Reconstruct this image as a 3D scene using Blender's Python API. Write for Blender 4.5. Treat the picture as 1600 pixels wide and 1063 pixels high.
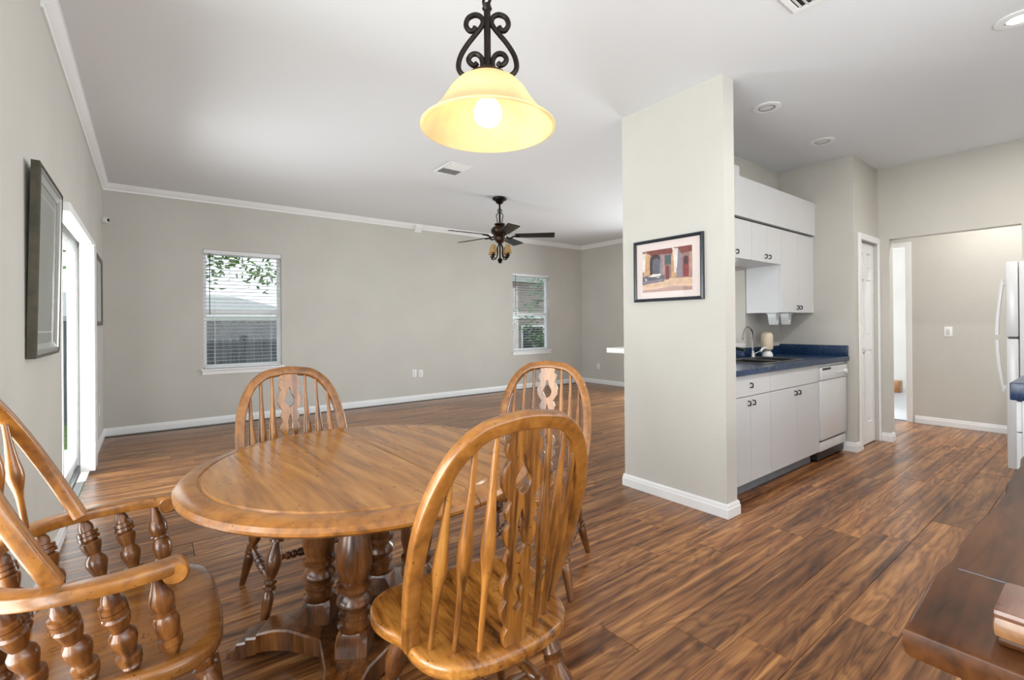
import bpy, bmesh, math, random
from mathutils import Vector, Matrix
random.seed(7)
for o in list(bpy.data.objects): bpy.data.objects.remove(o)
scene = bpy.context.scene
COL = scene.collection
PI = math.pi

# ------------------------------------------------------------------ camera, sky, lights, exposure
def make_camera():
    cd = bpy.data.cameras.new('camera'); co = bpy.data.objects.new('camera', cd); COL.objects.link(co)
    f = 738.8; yaw, pit, rol = [math.radians(a) for a in (37.58, 0.148, -0.497)]
    F = Vector((math.sin(yaw)*math.cos(pit), math.cos(yaw)*math.cos(pit), math.sin(pit)))
    R0 = Vector((math.cos(yaw), -math.sin(yaw), 0)); U0 = R0.cross(F)
    R = R0*math.cos(rol) + U0*math.sin(rol); U = -R0*math.sin(rol) + U0*math.cos(rol)
    m = Matrix((R, U, -F)).transposed().to_4x4(); m.translation = (0, 0, 1.24)
    co.matrix_world = m
    cd.sensor_fit = 'HORIZONTAL'; cd.sensor_width = 36; cd.lens = 36*f/1600
    cd.shift_y = -(531.5-505.1)/1600
    cd.clip_start = 0.02
    scene.camera = co
make_camera()

world = bpy.data.worlds.new('world'); scene.world = world; world.use_nodes = True
bg = world.node_tree.nodes['Background']
bg.inputs[0].default_value = (0.86, 0.93, 1.0, 1); bg.inputs[1].default_value = 1.45
vs = scene.view_settings
vs.view_transform = 'Standard'; vs.look = 'None'; vs.gamma = 1; vs.use_curve_mapping = False
vs.exposure = 0.28

def area(name, loc, rot, sx, sy, power, col=(1, 1, 1)):
    l = bpy.data.lights.new(name, 'AREA'); l.shape = 'RECTANGLE'; l.size = sx; l.size_y = sy; l.energy = power; l.color = col
    o = bpy.data.objects.new(name, l); COL.objects.link(o); o.location = loc; o.rotation_euler = rot
    return o
# added fill from the open rear and unseen windows; daylight at the glazed patio door
area('added_rear_fill', (2.4, -2.5, 1.3), (math.radians(90+66), 0, 0), 5.4, 2.3, 190, (1.0, 1.0, 1.0))  # added fill behind the camera, tilted up to brighten the ceiling
area('added_side_fill', (-1.3, 1.15, 0.9), (0, math.radians(-90-12), 0), 2.2, 2.3, 150, (1.0, 1.0, 1.0))  # added light at an unseen window, for brightness from the left
area('daylight_patio_door', (-1.9, 4.8, 0.8), (0, math.radians(-90-14), 0), 2.4, 3.2, 320, (0.97, 0.99, 1.0))
area('added_living_fill', (8.6, 4.1, 1.35), (0, math.radians(90), 0), 2.2, 2.6, 330, (0.98, 0.99, 1.0))  # added light outside an unseen window, lifts the living room and ceiling

# ------------------------------------------------------------------ materials
def lin(c):
    return tuple(((x/255)/12.92 if x/255 <= 0.04045 else ((x/255+0.055)/1.055)**2.4) for x in c)
def new_mat(name):
    m = bpy.data.materials.new(name); m.use_nodes = True
    nt = m.node_tree; b = nt.nodes['Principled BSDF']
    return m, nt, b
def mat(name, col, rough=0.5, metal=0.0, spec=0.5, noise=0.0, nscale=8.0, bump=0.0, bscale=60.0, coat=0.0):
    m, nt, b = new_mat(name)
    b.inputs['Base Color'].default_value = (*col, 1); b.inputs['Roughness'].default_value = rough
    b.inputs['Metallic'].default_value = metal; b.inputs['Specular IOR Level'].default_value = spec
    b.inputs['Coat Weight'].default_value = coat
    N = nt.nodes.new; L = nt.links.new
    tc = N('ShaderNodeTexCoord')
    if noise:
        n = N('ShaderNodeTexNoise'); n.inputs['Scale'].default_value = nscale; n.inputs['Detail'].default_value = 5
        L(tc.outputs['Object'], n.inputs['Vector'])
        r = N('ShaderNodeValToRGB'); r.color_ramp.elements[0].position = .3; r.color_ramp.elements[1].position = .7
        r.color_ramp.elements[0].color = (*[c*(1-noise) for c in col], 1); r.color_ramp.elements[1].color = (*[min(1, c*(1+noise)) for c in col], 1)
        L(n.outputs['Fac'], r.inputs[0]); L(r.outputs[0], b.inputs['Base Color'])
    if bump:
        n2 = N('ShaderNodeTexNoise'); n2.inputs['Scale'].default_value = bscale; n2.inputs['Detail'].default_value = 3
        L(tc.outputs['Object'], n2.inputs['Vector'])
        bp = N('ShaderNodeBump'); bp.inputs['Strength'].default_value = bump; bp.inputs['Distance'].default_value = 0.004
        L(n2.outputs['Fac'], bp.inputs['Height']); L(bp.outputs[0], b.inputs['Normal'])
    return m
def wood(name, cols, stretch=(14, 14, 1.4), rough=0.3, specks=True, rand=0.12, coat=0.4, distort=1.2, fine=7.0, pos=(0.34, 0.5, 0.68), bump=.12, spec=.5):
    """cols: dark, mid, light; grain runs along the axis with the small stretch value"""
    m, nt, b = new_mat(name)
    N = nt.nodes.new; L = nt.links.new
    tc = N('ShaderNodeTexCoord'); oi = N('ShaderNodeObjectInfo')
    off = N('ShaderNodeVectorMath'); off.operation = 'SCALE'; off.inputs[0].default_value = (37.0, 17.0, 29.0)
    L(oi.outputs['Random'], off.inputs['Scale'])
    add = N('ShaderNodeVectorMath'); add.operation = 'ADD'
    L(tc.outputs['Object'], add.inputs[0]); L(off.outputs[0], add.inputs[1])
    mp = N('ShaderNodeMapping'); mp.inputs['Scale'].default_value = stretch
    L(add.outputs[0], mp.inputs['Vector'])
    n = N('ShaderNodeTexNoise'); n.inputs['Scale'].default_value = 1.0; n.inputs['Detail'].default_value = 5; n.inputs['Distortion'].default_value = distort
    L(mp.outputs[0], n.inputs['Vector'])
    n3 = N('ShaderNodeTexNoise'); n3.inputs['Scale'].default_value = fine; n3.inputs['Detail'].default_value = 4
    L(mp.outputs[0], n3.inputs['Vector'])
    mx = N('ShaderNodeMix'); mx.data_type = 'FLOAT'; mx.inputs['Factor'].default_value = 0.32
    L(n.outputs['Fac'], mx.inputs['A']); L(n3.outputs['Fac'], mx.inputs['B'])
    r = N('ShaderNodeValToRGB'); e = r.color_ramp.elements
    e[0].position = pos[0]; e[0].color = (*cols[0], 1); e[1].position = pos[2]; e[1].color = (*cols[2], 1)
    k = e.new(pos[1]); k.color = (*cols[1], 1)
    L(mx.outputs['Result'], r.inputs[0])
    hsv = N('ShaderNodeHueSaturation')
    mr = N('ShaderNodeMapRange'); mr.inputs['To Min'].default_value = 1-rand; mr.inputs['To Max'].default_value = 1+rand
    L(oi.outputs['Random'], mr.inputs['Value']); L(mr.outputs['Result'], hsv.inputs['Value']); L(r.outputs[0], hsv.inputs['Color'])
    last = hsv.outputs[0]
    if specks:
        v = N('ShaderNodeTexNoise'); v.inputs['Scale'].default_value = 70; v.inputs['Detail'].default_value = 2; v.inputs['Distortion'].default_value = 1.5
        L(tc.outputs['Object'], v.inputs['Vector'])
        rr = N('ShaderNodeValToRGB'); rr.color_ramp.elements[0].position = .68; rr.color_ramp.elements[1].position = .74
        L(v.outputs['Fac'], rr.inputs[0])
        mm = N('ShaderNodeMix'); mm.data_type = 'RGBA'; L(rr.outputs[0], mm.inputs['Factor'])
        L(last, mm.inputs['A']); mm.inputs['B'].default_value = (*[c*.45 for c in cols[0]], 1)
        last = mm.outputs['Result']
    L(last, b.inputs['Base Color'])
    b.inputs['Roughness'].default_value = rough; b.inputs['Coat Weight'].default_value = coat; b.inputs['Coat Roughness'].default_value = 0.15
    bp = N('ShaderNodeBump'); b.inputs['Specular IOR Level'].default_value = spec
    bp.inputs['Strength'].default_value = bump; bp.inputs['Distance'].default_value = .002
    L(mx.outputs['Result'], bp.inputs['Height']); L(bp.outputs[0], b.inputs['Normal'])
    return m
def emit(name, col, s):
    m, nt, b = new_mat(name)
    b.inputs['Base Color'].default_value = (*col, 1); b.inputs['Emission Color'].default_value = (*col, 1); b.inputs['Emission Strength'].default_value = s
    return m
def glass_pane(name, col=(.93, .95, .95), refl=.012):
    m = bpy.data.materials.new(name); m.use_nodes = True; nt = m.node_tree; nt.nodes.clear()
    o = nt.nodes.new('ShaderNodeOutputMaterial'); t = nt.nodes.new('ShaderNodeBsdfTransparent'); t.inputs[0].default_value = (*col, 1)
    g = nt.nodes.new('ShaderNodeBsdfGlossy'); g.inputs['Roughness'].default_value = .02
    mx = nt.nodes.new('ShaderNodeMixShader'); mx.inputs[0].default_value = refl
    nt.links.new(t.outputs[0], mx.inputs[1]); nt.links.new(g.outputs[0], mx.inputs[2]); nt.links.new(mx.outputs[0], o.inputs[0])
    return m
def translucent(name, col, trans=.5, rough=.3):
    m = bpy.data.materials.new(name); m.use_nodes = True; nt = m.node_tree; nt.nodes.clear()
    o = nt.nodes.new('ShaderNodeOutputMaterial'); t = nt.nodes.new('ShaderNodeBsdfTranslucent')
    n = nt.nodes.new('ShaderNodeTexNoise'); n.inputs['Scale'].default_value = 9; n.inputs['Detail'].default_value = 5
    tc = nt.nodes.new('ShaderNodeTexCoord'); nt.links.new(tc.outputs['Object'], n.inputs['Vector'])
    r = nt.nodes.new('ShaderNodeValToRGB'); r.color_ramp.elements[0].position = .35; r.color_ramp.elements[1].position = .65
    r.color_ramp.elements[0].color = (*[c*.82 for c in col], 1); r.color_ramp.elements[1].color = (*col, 1)
    nt.links.new(n.outputs['Fac'], r.inputs[0])
    p = nt.nodes.new('ShaderNodeBsdfPrincipled'); p.inputs['Roughness'].default_value = rough
    nt.links.new(r.outputs[0], t.inputs[0]); nt.links.new(r.outputs[0], p.inputs['Base Color'])
    mx = nt.nodes.new('ShaderNodeMixShader'); mx.inputs[0].default_value = trans
    nt.links.new(p.outputs[0], mx.inputs[1]); nt.links.new(t.outputs[0], mx.inputs[2]); nt.links.new(mx.outputs[0], o.inputs[0])
    return m

def plank_mat():
    m, nt, b = new_mat('walnut_laminate_plank'); N = nt.nodes.new; L = nt.links.new
    tc = N('ShaderNodeTexCoord'); oi = N('ShaderNodeObjectInfo')
    off = N('ShaderNodeVectorMath'); off.operation = 'SCALE'; off.inputs[0].default_value = (41.0, 23.0, 11.0); L(oi.outputs['Random'], off.inputs['Scale'])
    add = N('ShaderNodeVectorMath'); add.operation = 'ADD'; L(tc.outputs['Object'], add.inputs[0]); L(off.outputs[0], add.inputs[1])
    def nz(sc, scale, detail, dist):
        mp = N('ShaderNodeMapping'); mp.inputs['Scale'].default_value = sc; L(add.outputs[0], mp.inputs['Vector'])
        n = N('ShaderNodeTexNoise'); n.inputs['Scale'].default_value = scale; n.inputs['Detail'].default_value = detail; n.inputs['Distortion'].default_value = dist
        L(mp.outputs[0], n.inputs['Vector']); return n.outputs['Fac']
    fig = nz((.95, 6.0, 1), 1.0, 3.5, .5)
    mul = N('ShaderNodeMath'); mul.operation = 'MULTIPLY'; mul.inputs[1].default_value = 80; L(fig, mul.inputs[0])
    sn = N('ShaderNodeMath'); sn.operation = 'SINE'; L(mul.outputs[0], sn.inputs[0])
    mr = N('ShaderNodeMapRange'); mr.inputs['From Min'].default_value = -1; L(sn.outputs[0], mr.inputs['Value'])
    pw = N('ShaderNodeMath'); pw.operation = 'POWER'; pw.inputs[1].default_value = .55; L(mr.outputs['Result'], pw.inputs[0])
    streak = nz((.8, 30, 1), 1.0, 5, .4); broad = nz((.9, 6, 1), 1.0, 2, .8); fine = nz((6, 190, 1), 1.0, 3, 0)
    def mix(a_, b_, f):
        x = N('ShaderNodeMix'); x.data_type = 'FLOAT'; x.inputs['Factor'].default_value = f; L(a_, x.inputs['A']); L(b_, x.inputs['B']); return x.outputs['Result']
    v = mix(mix(mix(streak, pw.outputs[0], .13), broad, .32), fine, .17)
    r = N('ShaderNodeValToRGB'); e = r.color_ramp.elements
    e[0].position = .36; e[0].color = (*lin((62, 35, 17)), 1); e[1].position = .64; e[1].color = (*lin((190, 136, 82)), 1)
    for p_, c_ in ((.44, (106, 65, 36)), (.52, (142, 93, 54))): k = e.new(p_); k.color = (*lin(c_), 1)
    L(v, r.inputs[0])
    hs = N('ShaderNodeHueSaturation'); m2 = N('ShaderNodeMapRange'); m2.inputs['To Min'].default_value = .74; m2.inputs['To Max'].default_value = 1.10
    L(oi.outputs['Random'], m2.inputs['Value']); L(m2.outputs['Result'], hs.inputs['Value']); L(r.outputs[0], hs.inputs['Color']); L(hs.outputs[0], b.inputs['Base Color'])
    b.inputs['Roughness'].default_value = .30; b.inputs['Specular IOR Level'].default_value = .4; b.inputs['Coat Weight'].default_value = .06; b.inputs['Coat Roughness'].default_value = .15
    bp = N('ShaderNodeBump'); bp.inputs['Strength'].default_value = .04; bp.inputs['Distance'].default_value = .0004; L(v, bp.inputs['Height']); L(bp.outputs[0], b.inputs['Normal'])
    return m
M = {}
M['wall'] = mat('beige_wall_paint', lin((198, 195, 188)), .75, spec=.3, noise=.03, nscale=2, bump=.45, bscale=90)
M['ceiling'] = mat('white_ceiling_paint', lin((226, 228, 231)), .85, spec=.2, bump=.15, bscale=70)
M['trim'] = mat('white_trim_paint', lin((236, 236, 236)), .4, noise=.015)
M['white'] = mat('white_laminate', lin((206, 207, 209)), .35, noise=.01)
M['appl'] = mat('white_appliance_enamel', lin((214, 215, 217)), .22, noise=.01)
M['dark'] = mat('black_plastic', (.012, .012, .013), .4)
M['iron'] = mat('dark_bronze_iron', (.018, .013, .010), .38, .75, noise=.35, nscale=30, bump=.2)
M['iron2'] = mat('worn_bronze', (.05, .024, .014), .35, .7, noise=.4, nscale=25)
M['chrome'] = mat('brushed_chrome', (.6, .6, .6), .18, 1.0)
M['steel'] = mat('grey_stainless_steel', (.22, .22, .23), .3, 1.0)
M['counter'] = mat('navy_speckled_laminate', (.012, .036, .095), .22, noise=.55, nscale=55)
M['shade'] = translucent('amber_alabaster_glass', lin((255, 236, 188)), .5)
M['shade2'] = translucent('tan_fabric_shade', lin((214, 178, 122)), .35, .8)
M['bulb'] = emit('warm_lit_bulb', (1.0, .92, .78), 9.5)
M['led'] = emit('lit_downlight_lens', (1.0, .97, .92), 9.0)
M['lens'] = mat('white_downlight_lens', lin((225, 225, 225)), .5)
M['glass'] = glass_pane('window_glass')
M['picglass'] = glass_pane('picture_glass', (.97, .97, .97), .16)
OAK = (lin((70, 38, 13)), lin((146, 92, 36)), lin((184, 126, 58)))
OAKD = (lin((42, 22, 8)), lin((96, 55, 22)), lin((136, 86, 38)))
M['oak'] = wood('honey_oak', OAK, (16, 16, 1.6), .3)
M['oak_x'] = wood('honey_oak_flat', OAK, (7, 7, 7), .28, pos=(.22, .5, .80), distort=2.0)
M['oak_seat'] = wood('honey_oak_seat', OAK, (15, 2.2, 15), .26)
M['oak_arm_seat'] = wood('brown_oak_seat', (lin((78, 44, 17)), lin((130, 82, 36)), lin((164, 110, 54))), (15, 2.2, 15), .26, pos=(.25, .5, .78))
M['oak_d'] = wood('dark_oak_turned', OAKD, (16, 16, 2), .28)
M['oak_top'] = wood('oak_table_veneer', (lin((96, 55, 18)), lin((158, 104, 46)), lin((192, 138, 70))), (20, 1.7, 20), 0.22, coat=.2, distort=.9, specks=True, rand=.04, fine=3.0, pos=(.25, .5, .78), bump=.02, spec=.45)
M['slab'] = wood('dark_walnut_slab', (lin((46, 24, 10)), lin((84, 48, 22)), lin((108, 66, 34))), (1.2, 9, 9), .36, coat=.0, bump=.04, spec=.22, specks=False, rand=.03)
M['plank'] = plank_mat()
M['subfloor'] = mat('dark_subfloor', lin((58, 38, 26)), .6, noise=.1)
M['blind'] = mat('white_blind_slat', lin((228, 228, 231)), .45, noise=.01)
M['fence'] = wood('weathered_fence_wood', (lin((70, 72, 78)), lin((98, 100, 106)), lin((120, 122, 126))), (14, 14, 1.5), .85, coat=0, rand=.12)
M['grass'] = mat('lawn_green', lin((96, 120, 58)), .9, noise=.4, nscale=6)
M['leaf'] = mat('green_leaf', lin((96, 128, 48)), .6, noise=.35, nscale=3)
M['leaf2'] = mat('dull_green_leaf', lin((108, 132, 100)), .6, noise=.35, nscale=3)
M['bark'] = mat('grey_bark', lin((92, 78, 64)), .9, noise=.35, nscale=14, bump=.4)
M['stucco'] = mat('pinkish_stucco', lin((176, 158, 156)), .9, noise=.06, bump=.3)
M['roof'] = mat('pale_grey_roof', lin((176, 176, 172)), .85, noise=.2, nscale=20)
M['tile'] = mat('light_grey_floor_tile', lin((168, 170, 172)), .3, noise=.04, nscale=4)
M['cream'] = mat('cream_plastic', lin((222, 206, 180)), .35, noise=.02)
M['blackframe'] = mat('black_blue_frame', (.014, .02, .028), .25, noise=.2)
M['bronzeframe'] = mat('dark_olive_frame', lin((70, 66, 52)), .35, .35, noise=.25, nscale=20)
M['copperframe'] = mat('copper_brown_frame_edge', lin((130, 100, 82)), .35, .3, noise=.2, nscale=20)
M['silver'] = mat('silver_frame_lip', lin((172, 172, 168)), .3, .6)
M['mat'] = mat('pinkish_cream_mat_board', lin((222, 208, 204)), .8, noise=.02)
M['greyprint'] = mat('pale_grey_green_print', lin((176, 180, 174)), .7, noise=.06, nscale=3)

# ------------------------------------------------------------------ mesh helpers
class MB:
    def __init__(s): s.v = []; s.f = []; s.m = []
    def add(s, vs, fs, mi=0):
        n = len(s.v); s.v += [tuple(p) for p in vs]; s.f += [tuple(i+n for i in q) for q in fs]; s.m += [mi]*len(fs); return s
    def box(s, a, b, c=0.0, mi=0):
        lo = [min(a[i], b[i]) for i in range(3)]; hi = [max(a[i], b[i]) for i in range(3)]
        if c <= 0:
            vs = [(x, y, z) for x in (lo[0], hi[0]) for y in (lo[1], hi[1]) for z in (lo[2], hi[2])]
            return s.add(vs, [(0, 1, 3, 2), (4, 6, 7, 5), (0, 4, 5, 1), (2, 3, 7, 6), (0, 2, 6, 4), (1, 5, 7, 3)], mi)
        c = min(c, *[(hi[i]-lo[i])*.49 for i in range(3)])
        bm = bmesh.new(); bmesh.ops.create_cube(bm, size=1)
        for v in bm.verts: v.co = Vector([(lo[i]+hi[i])/2 + v.co[i]*(hi[i]-lo[i]) for i in range(3)])
        bmesh.ops.bevel(bm, geom=list(bm.edges), offset=c, segments=2, profile=.6, affect='EDGES')
        bm.verts.index_update(); s.add([v.co[:] for v in bm.verts], [[v.index for v in f.verts] for f in bm.faces], mi); bm.free(); return s
    def lathe(s, p0, p1, prof, n=14, mi=0, caps=True, sx=1, sy=1):
        p0 = Vector(p0); p1 = Vector(p1); d = p1-p0; w = d.normalized()
        u = w.orthogonal().normalized() if abs(w.z) < .999 else Vector((1, 0, 0)); q = w.cross(u)
        vs = []
        for t, r in prof:
            c = p0+d*t
            for k in range(n):
                a = 2*PI*k/n; vs.append(c+u*(math.cos(a)*r*sx)+q*(math.sin(a)*r*sy))
        m = len(prof); fs = [(i*n+k, i*n+(k+1) % n, (i+1)*n+(k+1) % n, (i+1)*n+k) for i in range(m-1) for k in range(n)]
        if caps:
            fs.append(tuple(range(n-1, -1, -1))); fs.append(tuple((m-1)*n+k for k in range(n)))
        return s.add(vs, fs, mi)
    def tube(s, path, r, n=8, closed=False, mi=0):
        P = [Vector(p) for p in path]; L = len(P); R = r if isinstance(r, (list, tuple)) else [r]*L
        vs = []; u = None
        for i in range(L):
            if closed: t = P[(i+1) % L]-P[i-1]
            else: t = P[min(i+1, L-1)]-P[max(i-1, 0)]
            t.normalize()
            if u is None: u = t.orthogonal().normalized()
            u = (u-t*u.dot(t)).normalized(); q = t.cross(u)
            for k in range(n):
                a = 2*PI*k/n; vs.append(P[i]+(u*math.cos(a)+q*math.sin(a))*R[i])
        m = L if closed else L-1
        fs = [(i*n+k, i*n+(k+1) % n, ((i+1) % L)*n+(k+1) % n, ((i+1) % L)*n+k) for i in range(m) for k in range(n)]
        if not closed: fs.append(tuple(range(n-1, -1, -1))); fs.append(tuple((L-1)*n+k for k in range(n)))
        return s.add(vs, fs, mi)
    def sweep(s, path, binorm, wi, wo, c=.006, mi=0):
        """rounded-rectangle section; wi in the plane of the path, wo along binorm"""
        P = [Vector(p) for p in path]; B = Vector(binorm).normalized(); a, b = wi/2, wo/2
        sec = [(a-c, b), (a-c*.3, b-c*.3), (a, b-c), (a, -b+c), (a-c*.3, -b+c*.3), (a-c, -b), (-a+c, -b), (-a+c*.3, -b+c*.3), (-a, -b+c), (-a, b-c), (-a+c*.3, b-c*.3), (-a+c, b)]
        n = len(sec); vs = []
        for i in range(len(P)):
            t = (P[min(i+1, len(P)-1)]-P[max(i-1, 0)]).normalized(); nn = B.cross(t).normalized(); bb = t.cross(nn)
            vs += [P[i]+nn*x+bb*y for x, y in sec]
        fs = [(i*n+k, i*n+(k+1) % n, (i+1)*n+(k+1) % n, (i+1)*n+k) for i in range(len(P)-1) for k in range(n)]
        fs += [tuple(range(n-1, -1, -1)), tuple((len(P)-1)*n+k for k in range(n))]
        return s.add(vs, fs, mi)
    def loft(s, rings, mi=0, cap=True):
        n = len(rings[0]); vs = [p for r in rings for p in r]
        fs = [(i*n+k, i*n+(k+1) % n, (i+1)*n+(k+1) % n, (i+1)*n+k) for i in range(len(rings)-1) for k in range(n)]
        if cap: fs += [tuple(range(n-1, -1, -1)), tuple((len(rings)-1)*n+k for k in range(n))]
        return s.add(vs, fs, mi)
    def prism(s, poly, axis, a, b, mi=0):
        """poly of 2D points, extruded along axis from a to b; 2D order follows the remaining axes"""
        def pt(p, w): return (w, p[0], p[1]) if axis == 'x' else (p[0], w, p[1]) if axis == 'y' else (p[0], p[1], w)
        n = len(poly); vs = [pt(p, a) for p in poly]+[pt(p, b) for p in poly]
        fs = [(k, (k+1) % n, n+(k+1) % n, n+k) for k in range(n)]+[tuple(range(n-1, -1, -1)), tuple(range(n, 2*n))]
        return s.add(vs, fs, mi)
    def mesh(s, name, mats, smooth=35):
        me = bpy.data.meshes.new(name); me.from_pydata(s.v, [], s.f)
        for m in (mats if isinstance(mats, (list, tuple)) else [mats]): me.materials.append(m)
        me.polygons.foreach_set('material_index', s.m)
        bm = bmesh.new(); bm.from_mesh(me); bmesh.ops.recalc_face_normals(bm, faces=bm.faces); bm.to_mesh(me); bm.free()
        if smooth: me.shade_smooth(); me.set_sharp_from_angle(angle=math.radians(smooth))
        me.update(); return me
    def build(s, name, mats, parent=None, smooth=35, loc=None):
        return link(name, s.mesh(name, mats, smooth), parent, loc)
def link(name, me, parent=None, loc=None, rot=None):
    o = bpy.data.objects.new(name, me); COL.objects.link(o)
    if parent: o.parent = parent
    if loc: o.location = loc
    if rot: o.rotation_euler = rot
    return o
def empty(name, loc, rz=0, label=None, cat=None, group=None):
    o = bpy.data.objects.new(name, None); COL.objects.link(o); o.location = loc; o.rotation_euler = (0, 0, rz); o.empty_display_size = .1
    if label: tag(o, label, cat, group)
    return o
def tag(o, label, cat=None, group=None, kind=None):
    o['label'] = label
    if cat: o['category'] = cat
    if group: o['group'] = group
    if kind: o['kind'] = kind
    return o
def struct(o, label=None):
    o['kind'] = 'structure'
    if label: o['label'] = label
    return o
def spline(pts, n=6, closed=False):
    P = [Vector(p) for p in pts]; L = len(P); out = []
    for i in range(L if closed else L-1):
        if closed: a, b, c, d = P[i-1], P[i], P[(i+1) % L], P[(i+2) % L]
        else: a, b, c, d = P[max(i-1, 0)], P[i], P[i+1], P[min(i+2, L-1)]
        for k in range(n):
            t = k/n; out.append(.5*((2*b)+(c-a)*t+(2*a-5*b+4*c-d)*t*t+(3*b-a-3*c+d)*t**3))
    if not closed: out.append(P[-1])
    return out
def holes_wall(axis, p0, p1, u0, u1, z0, z1, holes):
    """wall slab between p0 and p1 on axis, with rectangular holes (ua, ub, za, zb)"""
    mb = MB(); us = sorted({u0, u1, *[h[0] for h in holes], *[h[1] for h in holes]}); zs = sorted({z0, z1, *[h[2] for h in holes], *[h[3] for h in holes]})
    us = [u for u in us if u0 <= u <= u1]; zs = [z for z in zs if z0 <= z <= z1]
    for i in range(len(us)-1):
        runs = []
        for j in range(len(zs)-1):
            cu, cz = (us[i]+us[i+1])/2, (zs[j]+zs[j+1])/2
            if any(h[0] < cu < h[1] and h[2] < cz < h[3] for h in holes): continue
            if runs and abs(runs[-1][1]-zs[j]) < 1e-6: runs[-1][1] = zs[j+1]
            else: runs.append([zs[j], zs[j+1]])
        for a, b in runs:
            if axis == 'x': mb.box((p0, us[i], a), (p1, us[i+1], b))
            else: mb.box((us[i], p0, a), (us[i+1], p1, b))
    return mb

# ------------------------------------------------------------------ room shell
XL, YF, XR, ZK, ZL = -0.412, 7.136, 7.387, 2.818, 2.900
YK, YE, XE, YP, XO, XH = 2.24, 1.64, 5.306, 1.571, 6.03, 7.406
sub = struct(MB().box((XL, -2.6, -.14), (XR+.02, YF, -.0125)).build('floor', M['subfloor'], smooth=0), 'walnut laminate plank floor')
# planks, each its own board
PW = .195; plank_cache = {}
def plank_mesh(length):
    key = round(length, 2)
    if key not in plank_cache:
        c = .0016; l = key/2-.0006; w = PW/2-.0005; mb = MB()
        r0 = [(-l, -w, -.012), (l, -w, -.012), (l, w, -.012), (-l, w, -.012)]
        r1 = [(-l, -w, -c), (l, -w, -c), (l, w, -c), (-l, w, -c)]
        r2 = [(-l+c, -w+c, 0), (l-c, -w+c, 0), (l-c, w-c, 0), (-l+c, w-c, 0)]
        plank_cache[key] = mb.loft([r0, r1, r2]).mesh('plank', M['plank'], 0)
    return plank_cache[key]
rng = random.Random(11)
y = -.62; row = 0
while y < YF-.02:
    x = XL-rng.uniform(.05, 1.45)
    while x < XR:
        x1 = x+1.52; a, b = max(x, XL+.004), min(x1, XR-.004)
        cy = y+PW/2
        hidden = (1.75 < cy < 2.2 and a > 3.1 and b < 5.9)
        if b-a > .06 and not hidden and cy+PW/2 < YF+.02: link('plank', plank_mesh(b-a), sub, ((a+b)/2, cy, 0))
        x = x1
    y += PW; row += 1

# ceiling: kitchen height near, a touch higher over the living room, gently ramped between
mb = MB(); ys = [-2.6, 2.4, 2.7, 3.0, 3.2, YF+.1]; zs = [ZK, ZK, ZK+.022, ZK+.06, ZL, ZL]
poly = [(a, b) for a, b in zip(ys, zs)]+[(YF+.1, 3.1), (-2.6, 3.1)]
mb.prism(poly, 'x', XL-.1, XH+.15)
struct(mb.build('ceiling', M['ceiling'], smooth=20), 'smooth white ceiling')

SL = (3.90, 5.73, 0, 2.02)      # patio door opening on the left wall
struct(holes_wall('x', XL-.16, XL, -2.6, YF+.16, -.14, 2.99, [(SL[0], SL[1], -1, SL[3]), (.175, 2.125, .3, 2.25)]).build('wall_left', M['wall'], smooth=0), 'beige textured wall with patio door')
W1 = (.555, 1.468, .705, 2.232); W2 = (5.515, 6.46, .725, 2.228)
struct(holes_wall('y', YF, YF+.16, XL-.0, XR+.16, -.14, 2.99, [W1, W2]).build('wall_far', M['wall'], smooth=0), 'beige far wall with two windows')
W3 = (3.05, 5.15, .35, 2.23)
struct(holes_wall('x', XR, XR+.12, 2.30, YF, -.14, 2.99, [W3]).build('wall_right', M['wall'], smooth=0), 'beige living room side wall')
struct(MB().box((2.896, 1.549, -.012), (3.024, 2.356, ZK+.03)).build('wall_partition', M['wall'], smooth=0), 'beige partition wall end beside the kitchen')
PT = (3.15, 4.56, 1.0, 1.745)
struct(holes_wall('y', YK, 2.356, 3.024, 5.42, -.012, ZK+.03, [PT]).build('wall_kitchen', M['wall'], smooth=0), 'kitchen back wall with pass-through opening')
struct(MB().box((XE, YP+.10, -.012), (XE+.11, YK, ZK+.03)).build('wall_kitchen_end', M['wall'], smooth=0), 'wall closing the end of the sink counter')
DR = (5.465, 5.985, -1, 2.035)
struct(holes_wall('y', YP, YP+.10, XE, XO+.12, -.012, ZK+.03, [DR]).build('wall_pantry', M['wall'], smooth=0), 'short wall with the pantry door')
struct(holes_wall('x', XO, XO+.12, -.6, YP, -.012, ZK+.03, [(.55, 1.48, -1, 2.081)]).build('wall_hall_opening', M['wall'], smooth=0), 'wall with wide cased opening to the hallway')
struct(holes_wall('x', XH, XH+.12, -.6, 2.30, -.012, ZK+.03, [(1.66, 2.26, -1, 2.15)]).build('wall_hall_far', M['wall'], smooth=0), 'hallway wall with a light switch')
struct(MB().box((3.1, -.60, -.012), (XO, -.48, ZK+.03)).build('wall_kitchen_near', M['wall'], smooth=0), 'wall behind the white counter run')
struct(MB().box((XO+.12, YP+.10, -.012), (XO+.24, 2.30, ZK+.03)).build('wall_hall_side', M['wall'], smooth=0), 'wall beside the hallway')
# white room past the hallway
struct(MB().box((XH+.12, .4, -.05), (11.5, 2.75, -.004)).build('floor_tiled_room', M['tile'], smooth=0), 'light tile floor of the room past the hallway')
struct(MB().box((11.0, .4, -.05), (11.1, 2.75, 2.7)).build('wall_tiled_room', M['wall'], smooth=0), 'white wall of the room past the hallway')
tag(MB().box((10.3, 2.40, -.003), (10.5, 2.6, .2), .02).build('wooden_box', M['oak_x']), 'small light wooden box on the tile floor past the hallway', 'box')

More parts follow.
